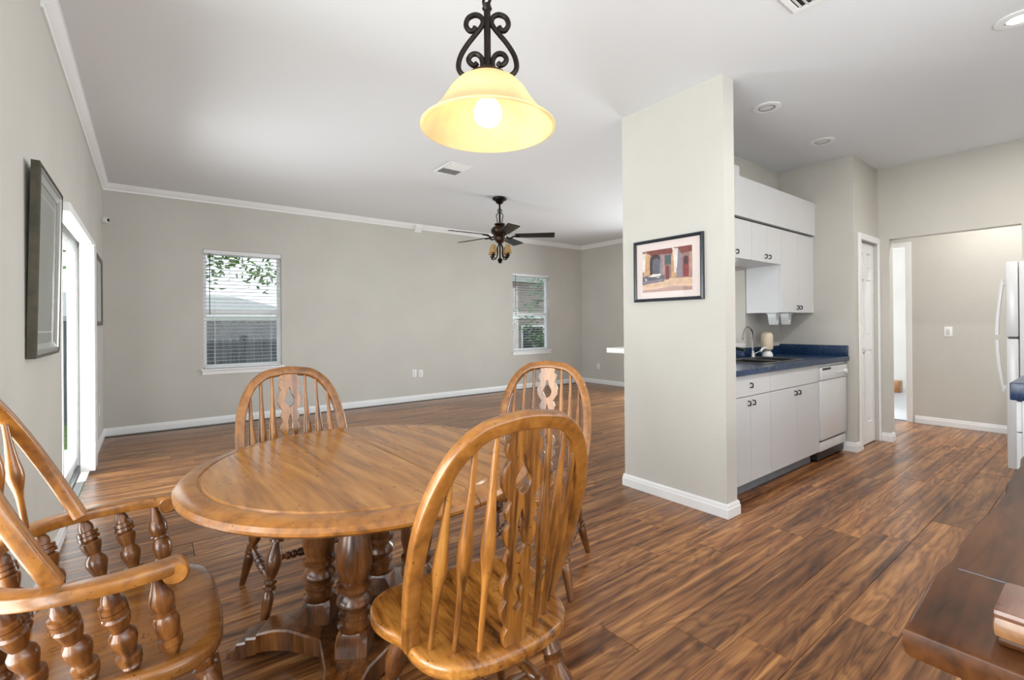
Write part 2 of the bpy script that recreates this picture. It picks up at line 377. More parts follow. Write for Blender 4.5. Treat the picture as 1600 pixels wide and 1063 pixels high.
# baseboards
def baseboard(name, pts, label, h=.088):
    """pts: polyline of wall-face points; board on the left of travel direction"""
    prof = [(0, 0), (.015, 0), (.015, .056), (.011, .064), (.011, h-.012), (.006, h), (0, h)]
    mb = MB(); P = [Vector((*p, 0)) for p in pts]; rings = []
    for i, p in enumerate(P):
        nrm = []
        if i > 0: d = (P[i]-P[i-1]).normalized(); nrm.append(Vector((-d.y, d.x, 0)))
        if i < len(P)-1: d = (P[i+1]-P[i]).normalized(); nrm.append(Vector((-d.y, d.x, 0)))
        if len(nrm) == 2: k = nrm[0]+nrm[1]; k = k/(1+nrm[0].dot(nrm[1]))
        else: k = nrm[0]
        rings.append([p+k*(a+.0005)+Vector((0, 0, z+.0005)) for a, z in prof])
    return struct(mb.loft(rings).build(name, M['trim'], smooth=25), label)
baseboard('baseboard_left', [(XL, SL[0]), (XL, -2.6)], 'white baseboard on the left wall')
baseboard('baseboard_far', [(XR, 2.37), (XR, YF), (XL, YF), (XL, SL[1])], 'white baseboard around the living room')
baseboard('baseboard_partition', [(3.024, 1.632), (3.024, 1.549), (2.896, 1.549), (2.896, 2.356), (3.0, 2.356)], 'white baseboard wrapped round the partition wall')
baseboard('baseboard_pantry', [(5.402, YP), (XE, YP), (XE, 1.70)], 'white baseboard by the dishwasher')
baseboard('baseboard_opening', [(XO+.1, 1.48), (XO, 1.48), (XO, YP-.012)], 'white baseboard at the hallway opening')
baseboard('baseboard_hall', [(XH, -.5), (XH, 1.58)], 'white baseboard along the hallway wall')

# crown moulding
def crown(name, pts, label, zb=2.822, zt=ZL):
    prof = [(0, zb), (.010, zb), (.014, zb+.018), (.03, zb+.030), (.05, zt-.022), (.056, zt-.010), (.062, zt-.008), (.062, zt-.0006), (0, zt-.0006)]
    P = [Vector((*p, 0)) for p in pts]; rings = []
    for i, p in enumerate(P):
        nrm = []
        if i > 0: d = (P[i]-P[i-1]).normalized(); nrm.append(Vector((-d.y, d.x, 0)))
        if i < len(P)-1: d = (P[i+1]-P[i]).normalized(); nrm.append(Vector((-d.y, d.x, 0)))
        k = (nrm[0]+nrm[1])/(1+nrm[0].dot(nrm[1])) if len(nrm) == 2 else nrm[0]
        rings.append([p+k*(a+.0005)+Vector((0, 0, z)) for a, z in prof])
    mb = MB().loft(rings)
    return struct(mb.build(name, M['trim'], smooth=25), label)
tr = crown('trim_1', [(XR, 2.40), (XR, YF), (XL, YF), (XL, 3.24)], 'white crown moulding of the living room')
def crown_block(x, y, rz, w=.09):
    mb = MB(); pr = [(0, 2.775), (.07, 2.84), (.07, ZL-.001), (0, ZL-.001)]
    mb.prism([(a, z) for a, z in pr], 'x', -w/2, w/2)
    o = mb.build('corner_block', M['trim'], tr, smooth=0); o.location = (x, y, 0); o.rotation_euler = (0, 0, rz); return o
crown_block(3.54, YF-.001, PI, .12)

# ------------------------------------------------------------------ windows with blinds
def window(idx, W):
    x0, x1, z0, z1 = W; yb = YF+.10
    root = struct(empty('window_%d' % idx, ((x0+x1)/2, YF, z0)), 'white single-hung window')
    ox, oz = (x0+x1)/2, z0
    def part(name, mb, m, par=root):
        o = mb.build(name, m, par, smooth=0); return o
    def B(mb, a, b, c=.003): return mb.box((a[0]-ox, a[1]-YF, a[2]-oz), (b[0]-ox, b[1]-YF, b[2]-oz), c)
    zm = z0+(z1-z0)*.475; f = .04
    mb = MB(); B(mb, (x0, yb-.03, z0), (x0+f, yb+.03, z1)); B(mb, (x1-f, yb-.03, z0), (x1, yb+.03, z1)); B(mb, (x0+f, yb-.03, z0), (x1-f, yb+.03, z0+f)); B(mb, (x0+f, yb-.03, z1-f), (x1-f, yb+.03, z1)); part('window_frame', mb, M['trim'])
    mb = MB(); B(mb, (x0+f, yb-.025, zm-.03), (x1-f, yb+.02, zm+.03)); part('meeting_rail', mb, M['trim'])
    mb = MB(); B(mb, (x0+f, yb-.004, z0+f), (x1-f, yb+.0, zm-.03), 0); part('pane', mb, M['glass'])
    mb = MB(); B(mb, (x0+f, yb+.006, zm+.03), (x1-f, yb+.010, z1-f), 0); part('pane', mb, M['glass'])
    mb = MB(); mb.box((x0-.03-ox, -.045, -.022), (x1+.03-ox, .06, -.0005), .006); mb.box((x0-.015-ox, -.016, -.075), (x1+.015-ox, -.0008, -.022), .004); part('window_sill', mb, M['trim'])
    return root
window(1, W1); window(2, W2)
w4 = struct(empty('window_4', (XL-.08, 1.15, .3)), 'unseen white window added to the left wall behind the armchair'); mb = MB()  # out-of-view window, added to match the light from the left
for q in (((-.03, -.975, 0), (.03, -.925, 1.95)), ((-.03, .925, 0), (.03, .975, 1.95)), ((-.03, -.925, 0), (.03, .925, .05)), ((-.03, -.925, 1.90), (.03, .925, 1.95)), ((-.03, -.03, .05), (.03, .03, 1.90))): mb.box(*q, .003)
mb.build('window_frame', M['trim'], w4, smooth=0)
for q in (((-.003, -.925, .05), (.003, -.03, 1.90)), ((-.003, .03, .05), (.003, .925, 1.90))): MB().box(*q).build('pane', M['glass'], w4, smooth=0)
w3 = struct(empty('window_3', (XR+.06, (W3[0]+W3[1])/2, W3[2])), 'unseen wide white window added to the living room side wall')  # window added behind the partition, out of view, to let in extra light
a3, h3 = (W3[1]-W3[0])/2, W3[3]-W3[2]; mb = MB()
for q in (((-.03, -a3, 0), (.03, -a3+.05, h3)), ((-.03, a3-.05, 0), (.03, a3, h3)), ((-.03, -a3+.05, 0), (.03, a3-.05, .05)), ((-.03, -a3+.05, h3-.05), (.03, a3-.05, h3)), ((-.03, -.03, .05), (.03, .03, h3-.05))): mb.box(*q, .003)
mb.build('window_frame', M['trim'], w3, smooth=0)
for q in (((-.003, -a3+.05, .05), (.003, -.03, h3-.05)), ((-.003, .03, .05), (.003, a3-.05, h3-.05))): MB().box(*q).build('pane', M['glass'], w3, smooth=0)
slat_me = {}
def blind(W, label, group):
    x0, x1, z0, z1 = W; ox = (x0+x1)/2; w = x1-x0
    root = empty('window_blind', (ox, YF+.035, z0), 0, label, 'blind', group); H = z1-z0
    MB().box((-w/2+.004, -.03, H-.055), (w/2-.004, .028, H-.002), .004).build('head_rail', M['blind'], root)
    MB().box((-w/2+.008, -.026, .004), (w/2-.008, .026, .022), .004).build('bottom_rail', M['blind'], root)
    me = MB().sweep([(-w/2+.008, 0, 0), (w/2-.008, 0, 0)], (0, 0, 1), .048, .003, .001).mesh('slat', M['blind'], 0)
    n = int((H-.09)/.046)
    for k in range(n):
        link('slat', me, root, (0, 0, .05+k*(H-.115)/(n-1)), (math.radians(-3), 0, 0))
    for sx in (-.36, .36):
        for sy in (-.0255, .0255): MB().tube([(sx*w, sy, .02), (sx*w, sy, H-.05)], .0012, 5).build('ladder_cord', M['blind'], root)
    MB().tube([(-w/2+.07, -.036, H-.05), (-w/2+.07, -.038, H*.45)], .0045, 6).build('tilt_wand', M['dark'], root)
    return root
blind(W1, 'white slatted blind in the window that faces the grey fence', 'window blinds on the far wall')
blind(W2, 'white slatted blind in the window behind the ceiling fan lamps', 'window blinds on the far wall')

# ------------------------------------------------------------------ patio door and vertical blind
d2 = struct(empty('door_2', (XL-.10, SL[0], 0)), 'white framed sliding glass patio door')
def dpart(name, a, b, m, c=.003):
    return MB().box((a[0]-XL+.10, a[1]-SL[0], a[2]), (b[0]-XL+.10, b[1]-SL[0], b[2]), c).build(name, m, d2, smooth=0)
xa, xb = XL-.15, XL-.085
dpart('door_frame', (xa, SL[0], 0), (xb, SL[0]+.05, SL[3]), M['trim']); dpart('door_frame', (xa, SL[1]-.05, 0), (xb, SL[1], SL[3]), M['trim'])
dpart('door_head', (xa, SL[0]+.05, SL[3]-.05), (xb, SL[1]-.05, SL[3]), M['trim']); dpart('door_track', (xa, SL[0]+.05, -.012), (xb+.03, SL[1]-.05, .022), M['steel'])
ym = (SL[0]+SL[1])/2
for (ya, yb2, xx) in ((SL[0]+.05, ym+.03, XL-.145), (ym-.03, SL[1]-.05, XL-.115)):
    p = MB()
    X0, X1 = xx-XL+.10, xx+.025-XL+.10; A, Bq = ya-SL[0], yb2-SL[0]
    for q in (((X0, A, .024), (X1, A+.06, SL[3]-.052)), ((X0, Bq-.06, .024), (X1, Bq, SL[3]-.052)), ((X0, A+.06, .024), (X1, Bq-.06, .11)), ((X0, A+.06, SL[3]-.12), (X1, Bq-.06, SL[3]-.052))): p.box(*q, .003)
    po = p.build('door_panel', M['trim'], d2, smooth=0)
    MB().box((X0+.010, A+.06, .11), (X0+.014, Bq-.06, SL[3]-.12)).build('pane', M['glass'], po, smooth=0)
vb = empty('vertical_blind', (XL, 5.35, 0), 0, 'white vertical blind drawn into a stack beside the patio door', 'blind')
MB().box((-.045, SL[0]-5.35+.01, 1.955), (.04, SL[1]-5.35-.01, 2.008), .006).build('head_rail', M['trim'], vb)
vane = MB()
pth = [(-.047+.094*t, .007*math.sin(PI*t), 0) for t in [k/6 for k in range(7)]]
vane.loft([[(x, y+.0007, .03) for x, y, _ in pth]+[(x, y-.0007, .03) for x, y, _ in pth[::-1]], [(x, y+.0007, 1.95) for x, y, _ in pth]+[(x, y-.0007, 1.95) for x, y, _ in pth[::-1]]])
vme = vane.mesh('vane', M['trim'], 40)
for k in range(20): link('vane', vme, vb, (.004, .0+k*.0125, 0), (0, 0, rng.uniform(-.03, .03)))

# ------------------------------------------------------------------ framed pictures
def frame_ring(w, h, prof):
    """rectangular frame in the xz plane centred at origin; prof = [(inset, depth)], depth towards -y"""
    rings = []
    for ins, dp in prof:
        a, b = w/2-ins, h/2-ins; rings.append([(-a, -dp, -b), (a, -dp, -b), (a, -dp, b), (-a, -dp, b)])
    mb = MB(); n = 4; vs = [p for r in rings for p in r]; fs = []
    m = len(rings)
    for i in range(m):
        for k in range(n): fs.append((i*n+k, i*n+(k+1) % n, ((i+1) % m)*n+(k+1) % n, ((i+1) % m)*n+k))
    return mb.add(vs, fs)
# big frame on the left wall: hangs from the top, leaning out
p1 = empty('framed_picture', (XL+.003, 3.165, 1.11), PI/2, 'large dark bronze framed print with painted-in glass reflection on the wall near the patio door', 'picture')
p1.rotation_euler = (math.radians(1.2), 0, PI/2)
w, h = .67, .85
def lift(mb, z): mb.v = [(a, b, c+z) for a, b, c in mb.v]; return mb
lift(frame_ring(w, h, [(0, 0), (0, .028), (.012, .032), (.012, 0)]), h/2).build('outer_frame', M['bronzeframe'], p1, smooth=0)
lift(frame_ring(w-.024, h-.024, [(0, .004), (0, .026), (.02, .03), (.026, .024), (.05, .016), (.05, .004)]), h/2).build('inner_frame', M['silver'], p1, smooth=0)
MB().box((-w/2+.05, -.012, .05), (w/2-.05, -.008, h-.05)).build('print', M['greyprint'], p1, smooth=0)  # pale colour stands in for the whitish reflection on the glass
lift(frame_ring(w-.20, h-.22, [(0, .0125), (0, .0135), (.006, .0135), (.006, .0125)]), h/2).build('print_border', M['trim'], p1, smooth=0)
MB().box((-w/2+.06, -.0165, .06), (w/2-.06, -.015, h-.06)).build('glazing', M['picglass'], p1, smooth=0)
p2 = empty('framed_picture', (XL+.002, 6.40, 1.265), PI/2, 'small dark framed picture between the vertical blind and the corner', 'picture')
w, h = .72, .70
lift(frame_ring(w, h, [(0, 0), (0, .022), (.03, .018), (.03, 0)]), h/2).build('outer_frame', M['bronzeframe'], p2, smooth=0)
lift(frame_ring(w-.06, h-.06, [(0, .002), (0, .016), (.012, .012), (.012, .002)]), h/2).build('inner_frame', M['copperframe'], p2, smooth=0)
MB().box((-w/2+.04, -.010, .04), (w/2-.04, -.004, h-.04)).build('print', M['greyprint'], p2, smooth=0)
# watercolour of a courtyard on the partition
p3 = empty('framed_picture', (2.896-.001, 1.963, 1.395), -PI/2, 'black framed watercolour of an arched courtyard on the partition wall', 'picture')
w, h = .556, .445
lift(frame_ring(w, h, [(0, 0), (0, .02), (.012, .024), (.022, .018), (.022, 0)]), h/2).build('frame', M['blackframe'], p3, smooth=0)
MB().box((-w/2+.022, -.010, .022), (w/2-.022, -.004, h-.022)).build('mat_board', M['mat'], p3, smooth=0)
def art():
    cols = {'bg': (150, 124, 118), 'dark': (74, 62, 66), 'slate': (104, 104, 114), 'sand': (214, 182, 156), 'rose': (176, 142, 132), 'brick': (126, 74, 70), 'ochre': (196, 158, 122), 'lilac': (142, 134, 146), 'pale': (226, 214, 206), 'teal': (88, 100, 104), 'wine': (140, 70, 72)}
    keys = list(cols); mats = [mat('watercolour_'+k, lin(c), .8, noise=.16, nscale=35) for k, c in cols.items()]
    mb = MB(); W, Hh = .40, .30; x0, z0 = -.205, .068; lay = [0]
    def P(k, pts):
        lay[0] += 1; yy = -.0102-.00006*lay[0]
        mb.add([(x0+W*a, yy, z0+Hh*b) for a, b in pts], [tuple(range(len(pts)))], keys.index(k))
    def arch(k, a, b, z, t):
        c = (a+b)/2; r = (b-a)/2; P(k, [(a, z), (b, z)]+[(c+r*math.cos(PI*i/10), t-r*1.3+r*1.3*math.sin(PI*i/10)) for i in range(11)])
    P('bg', [(0, 0), (1, 0), (1, 1), (0, 1)])
    P('sand', [(0, 0), (1, 0), (1, .28), (.55, .30), (0, .18)]); P('rose', [(0, 0), (1, 0), (1, .08), (.6, .12), (.3, .07), (0, .05)])
    P('ochre', [(.03, .22), (.16, .22), (.17, .92), (.04, .96)]); P('pale', [(.0, .5), (.05, .5), (.07, .94), (.0, .95)])
    P('brick', [(.1, .95), (.22, .86), (.42, .88), (.68, .86), (.72, 1), (.1, 1)])
    arch('dark', .16, .40, .24, .90); arch('slate', .22, .37, .26, .80); P('teal', [(.27, .6), (.33, .6), (.34, .3), (.26, .3)])
    P('lilac', [(.36, .25), (.46, .27), (.46, .86), (.38, .86)]); P('rose', [(.42, .26), (.47, .27), (.47, .84), (.43, .84)])
    P('teal', [(.47, .62), (.62, .62), (.62, .84), (.47, .84)]); P('brick', [(.49, .27), (.56, .28), (.56, .6), (.49, .6)])
    P('ochre', [(.6, .30), (.70, .31), (.72, .94), (.64, .96), (.6, .8)]); P('pale', [(.66, .55), (.72, .5), (.74, .96), (.62, 1), (.64, .9)]); P('lilac', [(.70, .31), (.82, .33), (.80, .8), (.74, .96)])
    P('brick', [(.74, .96), (.80, .84), (1, .86), (1, 1), (.74, 1)]); arch('wine', .83, .94, .30, .78); arch('dark', .855, .92, .58, .76); P('rose', [(.94, .3), (1, .3), (1, .86), (.95, .84)])
    P('slate', [(.0, .2), (.46, .24), (.48, .38), (.3, .42), (.08, .40), (0, .36)]); P('lilac', [(.02, .22), (.45, .25), (.45, .30), (.02, .27)])
    P('pale', [(.12, .38), (.22, .43), (.40, .42), (.38, .37), (.2, .36)]); P('pale', [(.05, .31), (.09, .28), (.1, .30), (.06, .34)]); P('pale', [(.31, .33), (.37, .33), (.36, .35), (.31, .35)])
    P('pale', [(.66, .42), (.70, .42), (.70, .56), (.66, .56)])
    mb.build('print', mats, p3, smooth=0)
art()
MB().box((-w/2+.023, -.0145, .023), (w/2-.023, -.0135, h-.023)).build('glazing', glass_pane('clear_picture_glass', (.98, .98, .98), .004), p3, smooth=0)

# ------------------------------------------------------------------ small wall fittings
def outlet(name, loc, rz, label, cat='outlet', rocker=False):
    r = empty(name, loc, rz, label, cat)
    MB().box((-.036, -.006, -.058), (.036, -.0005, .058), .003).build('cover_plate', M['trim'], r)
    if rocker: MB().box((-.016, -.010, -.033), (.016, -.006, .033), .002).build('rocker', M['white'], r)
    else:
        for z in (-.022, .022): MB().lathe((0, -.008, z), (0, -.006, z), [(0, .014), (1, .015)], 12).build('socket', M['white'], r)
    return r
outlet('wall_outlet', (3.46, YF, .45), 0, 'white outlet plate on the far wall, partner nearer the fence window'); outlet('wall_outlet', (3.575, YF, .44), 0, 'white outlet plate on the far wall, partner nearer the ceiling fan window')
outlet('wall_outlet', (XR, 6.68, .36), -PI/2, 'white outlet plate below the pass-through ledge on the side wall')
outlet('wall_outlet', (XL, 6.55, .38), PI/2, 'white outlet plate under the small framed picture')
outlet('light_switch', (XH, 1.27, 1.11), -PI/2, 'white light switch on the hallway wall', 'switch', True)
r = empty('motion_sensor', (XL, YF-.06, 2.465), PI/2-.5, 'small white motion sensor with dark lens high in the corner', 'sensor')
MB().box((-.02, -.062, -.03), (.03, -.012, .03), .008).build('housing', M['trim'], r); MB().box((-.012, -.067, -.018), (.024, -.060, .02), .004).build('lens', M['dark'], r)
# ledge of the pass-through
lg = MB().box((3.155, YK-.005, 1.0005), (4.555, 2.357, 1.04), .004).box((2.985, 2.3565, 1.0), (4.62, 2.61, 1.042), .006).build('pass_through_ledge', M['trim']); tag(lg, 'white ledge jutting from the pass-through behind the partition', 'ledge')

# ------------------------------------------------------------------ ceiling fittings
def downlight(x, y, label, lit=False, r=.095):
    o = empty('recessed_light', (x, y, ZK), 0, label, 'ceiling light', 'recessed kitchen ceiling lights')
    mb = MB(); n = 28
    prof = [(r, 0), (r, -.006), (r-.012, -.009), (r-.036, -.008), (r-.04, -.003), (r-.04, 0)]
    vs = [(a*math.cos(2*PI*k/n), a*math.sin(2*PI*k/n), z-.0005) for a, z in prof for k in range(n)]
    mb.add(vs, [(i*n+k, i*n+(k+1) % n, (i+1)*n+(k+1) % n, (i+1)*n+k) for i in range(len(prof)-1) for k in range(n)])
    mb.build('trim_ring', M['trim'], o)
    MB().lathe((0, 0, -.0005), (0, 0, -.004), [(0, .052), (1, .050)], 24).build('lens', M['led'] if lit else M['lens'], o)
    if lit:
        l = bpy.data.lights.new('downlight_glow', 'AREA'); l.shape = 'DISK'; l.size = .1; l.energy = 16; l.color = (1, .96, .9)
        lo = bpy.data.objects.new('downlight_glow', l); COL.objects.link(lo); lo.parent = o; lo.location = (0, 0, -.012)
    MB().tube([(.052*math.cos(a), .052*math.sin(a), -.005) for a in [k*2*PI/24 for k in range(24)]], .003, 5, True).build('gasket', M['steel'], o)
    return o
downlight(3.61, 1.60, 'unlit recessed downlight on the ceiling just past the partition wall')
downlight(4.68, 1.61, 'unlit recessed downlight near the pantry wall')
downlight(3.62, .33, 'lit recessed downlight above the kitchen floor', True)
downlight(4.9, .33, 'added out-of-view lit recessed downlight above the blue worktop', True)  # extra lamp added out of view to light the kitchen
downlight(6.75, .75, 'added out-of-view lit recessed downlight over the hallway', True)  # lamp added out of view to brighten the hall
def vent(x0, x1, y0, y1, z, label, along):
    o = empty('ceiling_vent', ((x0+x1)/2, (y0+y1)/2, z), 0, label, 'vent', 'ceiling air vents'); a, b = (x1-x0)/2, (y1-y0)/2
    mb = MB(); t = .028
    for q in (((-a, -b, -.010), (-a+t, b, -.0005)), ((a-t, -b, -.010), (a, b, -.0005)), ((-a+t, -b, -.010), (a-t, -b+t, -.0005)), ((-a+t, b-t, -.010), (a-t, b, -.0005))): mb.box(*q, .003)
    mb.box((-a+t, -.006, -.012), (a-t, .006, -.0005)); mb.build('frame', M['trim'], o, smooth=0)
    MB().box((-a+t, -b+t, -.0022), (a-t, b-t, -.0008)).build('backing', M['dark'], o, smooth=0)
    n = 8
    for half in (-1, 1):
        ya, yb2 = (.006, b-t) if half > 0 else (-b+t, -.006)
        me = MB().sweep([(-a+t, 0, 0), (a-t, 0, 0)], (0, 0, 1), .020, .0016, .0005).mesh('louvre', M['trim'], 0)
        m = 6
        for k in range(m): link('louvre', me, o, (0, ya+(k+.5)*(yb2-ya)/m, -.0095), (half*math.radians(32), 0, 0))
    return o
vent(2.44, 2.72, 4.16, 4.54, ZL, 'white louvred air vent in the ceiling near the fan', 'x')
vent(2.26, 2.62, .60, 1.02, ZK, 'white louvred air vent in the ceiling before the kitchen', 'x')

# ------------------------------------------------------------------ ceiling fan
def fan():
    c = Vector((3.66, 5.0, ZL)); fa = empty('ceiling_fan', c, 0, 'dark bronze ceiling fan with five blades and small tan lamp shades', 'ceiling fan')
    Rv = Vector((math.cos(math.radians(37.58)), -math.sin(math.radians(37.58)), 0)); Tv = Vector((-math.sin(math.radians(37.58)), -math.cos(math.radians(37.58)), 0))
    def dirv(a): a = math.radians(a); return Rv*math.cos(a)+Tv*math.sin(a)
    MB().lathe((0, 0, -.001), (0, 0, -.085), [(0, .09), (.12, .098), (.3, .092), (.5, .06), (.8, .045), (1, .02)], 24).build('canopy', M['iron'], fa)
    MB().lathe((0, 0, -.085), (0, 0, -.34), [(0, .012), (1, .012)], 12).build('down_rod', M['iron'], fa)
    for k in range(3):
        d = dirv(30+120*k)
        pts = spline([d*.014+Vector((0, 0, -.15)), d*.03+Vector((0, 0, -.17)), d*.022+Vector((0, 0, -.20)), d*.05+Vector((0, 0, -.235)), d*.04+Vector((0, 0, -.29)), d*.035+Vector((0, 0, -.345))], 5)
        MB().tube(pts, .006, 6).build('scroll_bracket', M['iron'], fa)
    MB().lathe((0, 0, -.335), (0, 0, -.60), [(0, .05), (.03, .072), (.07, .072), (.1, .05), (.14, .07), (.24, .105), (.36, .118), (.48, .11), (.58, .085), (.64, .06), (.70, .075), (.84, .07), (.92, .05), (1, .03)], 28).build('motor_housing', M['iron2'], fa)
    zb = -.50
    for k in range(5):
        a = 3+72*k; d = dirv(a); s = Vector((-d.y, d.x, 0)); up = Vector((0, 0, 1))
        tw = math.radians(-11); s2 = s*math.cos(tw)+up*math.sin(tw)
        rings = []
        for t, wd in ((.20, .055), (.24, .062), (.45, .068), (.66, .076), (.70, .077), (.715, .070)):
            p = d*t+up*(zb); rings.append([p+s2*wd+up*.004, p+s2*wd-up*.004, p-s2*wd-up*.004, p-s2*wd+up*.004])
        MB().loft(rings).build('blade', M['iron'], fa, smooth=0)
        MB().tube(spline([d*.085+up*(zb-.01), d*.13+up*(zb-.035), d*.18+up*(zb-.012), d*.26+up*(zb-.008)], 5), [.011]*12+[.009]*4, 6).build('blade_arm', M['iron'], fa)
    # lamp kit
    MB().lathe((0, 0, -.60), (0, 0, -.86), [(0, .02), (.1, .012), (.72, .010), (.78, .03), (.85, .036), (.92, .02), (.96, .028), (1, .006)], 14).build('lamp_stem', M['iron'], fa)
    for k in range(4):
        d = dirv(38+90*k)
        arm = MB().tube(spline([d*.015+Vector((0, 0, -.60)), d*.05+Vector((0, 0, -.66)), d*.045+Vector((0, 0, -.73)), d*.07+Vector((0, 0, -.79)), d*.115+Vector((0, 0, -.80)), d*.135+Vector((0, 0, -.765))], 5), .007, 6).build('lamp_arm', M['iron'], fa)
        MB().lathe(d*.135+Vector((0, 0, -.80)), d*.135+Vector((0, 0, -.68)), [(0, .006), (.1, .016), (.2, .01), (.3, .03), (.36, .03), (.4, .012), (1, .012)], 10).build('candle_cup', M['iron'], arm)
        sh = MB(); n = 18; ct = d*.135
        prof = [(.05, -.735), (.042, -.70), (.034, -.66), (.028, -.63), (.026, -.63), (.032, -.66), (.040, -.70), (.048, -.735)]
        vs = [(ct.x+rr*math.cos(2*PI*i/n), ct.y+rr*math.sin(2*PI*i/n), z) for rr, z in prof for i in range(n)]
        sh.add(vs, [(j*n+i, j*n+(i+1) % n, ((j+1) % len(prof))*n+(i+1) % n, ((j+1) % len(prof))*n+i) for j in range(len(prof)) for i in range(n)])
        sh.build('lamp_shade', M['shade2'], arm)
fan()

# ------------------------------------------------------------------ pendant lamp over the table
def pendant():
    c = Vector((.859, 1.232, 0)); zr = 1.858
    o = empty('pendant_lamp', (c.x, c.y, zr), 0, 'amber glass bell pendant lamp with black iron scrolls over the table', 'pendant lamp')
    prof = [(.2125, .004), (.205, .002), (.196, .012), (.178, .030), (.157, .052), (.137, .080), (.118, .112), (.096, .138), (.066, .157), (.038, .168), (.030, .170)]
    out = [(.2125, .009), (.199, .018), (.180, .036), (.160, .058), (.141, .085), (.122, .117), (.099, .143), (.068, .162), (.038, .174), (.030, .176)]
    ring = prof+out[::-1]; n = 56; mb = MB()
    vs = [(r*math.cos(2*PI*k/n), r*math.sin(2*PI*k/n), z) for r, z in ring for k in range(n)]
    mb.add(vs, [(i*n+k, i*n+(k+1) % n, ((i+1) % len(ring))*n+(k+1) % n, ((i+1) % len(ring))*n+k) for i in range(len(ring)) for k in range(n)])
    mb.build('shade', M['shade'], o, smooth=50)
    MB().lathe((0, 0, .010), (0, 0, .125), [(0, .004), (.03, .018), (.12, .034), (.25, .042), (.40, .044), (.55, .040), (.68, .030), (.8, .02), (1, .016)], 24).build('bulb', M['bulb'], o)
    MB().lathe((0, 0, .118), (0, 0, .172), [(0, .018), (.9, .02), (1, .012)], 14).build('socket', M['iron'], o)
    MB().lathe((0, 0, .165), (0, 0, .205), [(0, .062), (.15, .062), (.3, .05), (.6, .035), (.8, .022), (1, .012)], 24).build('shade_cap', M['iron2'], o)
    MB().lathe((0, 0, .19), (0, 0, .40), [(0, .011), (.9, .011), (.93, .016), (1, .012)], 12).build('stem', M['iron'], o)
    k = .00083; z0 = .176; yr = 297
    trace = [(392, 252), (402, 262), (419, 252), (424, 236), (412, 220), (392, 218), (376, 232), (371, 258), (382, 286), (412, 304), (446, 297), (463, 270), (456, 228), (432, 186), (402, 148), (378, 118), (368, 96), (376, 76), (398, 68), (424, 80), (433, 106), (420, 128), (404, 126), (398, 114)]
    Rv = Vector((math.cos(math.radians(37.58)), -math.sin(math.radians(37.58)), 0))
    for s in (1, -1):
        pts = spline([Rv*(s*(x-352)*k)+Vector((0, 0, z0+(yr-yy)*k)) for x, yy in trace], 5)
        MB().tube(pts, .0085, 8).build('iron_scroll', M['iron'], o)
    MB().tube([(math.cos(a)*.0, math.cos(a)*.020, .418+math.sin(a)*.022) for a in [i*2*PI/16 for i in range(16)]], .005, 6, True).build('top_loop', M['iron'], o)
    # chain up to the ceiling with canopy
    top = ZK-zr; z = .455; i = 0
    lm = MB().tube([(math.cos(a)*.012, 0, math.sin(a)*.022) for a in [q*2*PI/14 for q in range(14)]], .0032, 6, True).mesh('chain_link', M['iron'])
    while z < top-.04:
        link('chain_link', lm, o, (0, 0, z), (0, 0, (i % 2)*PI/2+.5)); z += .035; i += 1
    MB().lathe((0, 0, top-.001), (0, 0, top-.04), [(0, .06), (.4, .055), (.8, .03), (1, .01)], 24).build('canopy', M['iron'], o)
pendant()

# ------------------------------------------------------------------ Windsor chairs
SPN = [(0, .0075), (.1, .0075), (.28, .0085), (.34, .011), (.42, .0165), (.47, .019), (.53, .018), (.62, .0135), (.8, .0085), (1, .007)]
LEG = [(0, .015), (.06, .02), (.12, .0265), (.155, .021), (.16, .0265), (.185, .0265), (.19, .018), (.215, .019), (.30, .0275), (.38, .029), (.46, .024), (.52, .0175), (.53, .024), (.56, .024), (.565, .018), (.585, .0245), (.615, .0245), (.62, .019), (.64, .0235), (.72, .0225), (1, .0125)]
BOB = [(0, .008), (.1, .011), (.2, .015), (.28, .012), (.29, .0165), (.33, .0165), (.34, .012), (.36, .017), (.40, .017), (.41, .012), (.45, .018), (.55, .018), (.59, .012), (.60, .017), (.64, .017), (.66, .012), (.67, .0165), (.71, .0165), (.72, .012), (.8, .015), (.9, .011), (1, .008)]
POST = [(0, .010), (.04, .016), (.09, .02), (.13, .016), (.135, .0225), (.17, .0225), (.175, .017), (.18, .0235), (.22, .0235), (.23, .016), (.32, .021), (.40, .025), (.46, .024), (.52, .017), (.60, .022), (.68, .0245), (.72, .018), (.725, .0245), (.77, .0245), (.775, .019), (.78, .024), (.83, .024), (.84, .018), (.9, .018), (1, .010)]
FRONTPOST = [(0, .011), (.08, .017), (.13, .022), (.17, .022), (.175, .018), (.18, .0235), (.25, .0235), (.255, .018), (.30, .0225), (.42, .025), (.50, .0225), (.54, .018), (.545, .0225), (.57, .0225), (.575, .018), (.62, .023), (.72, .0245), (.82, .018), (.92, .0125), (1, .0115)]
def deep(p, m=.0195, k=1.5): return [(t, max(.007, m+(r-m)*k)) for t, r in p]
LEG = [(t, r) if t in (0, 1) or t > .63 else (t, max(.011, .022+(r-.022)*1.5)) for t, r in LEG]; POST = deep(POST, .0185, 1.3); FRONTPOST = deep(FRONTPOST, .0185, 1.3); BOB = deep(BOB, .0145, 1.4)
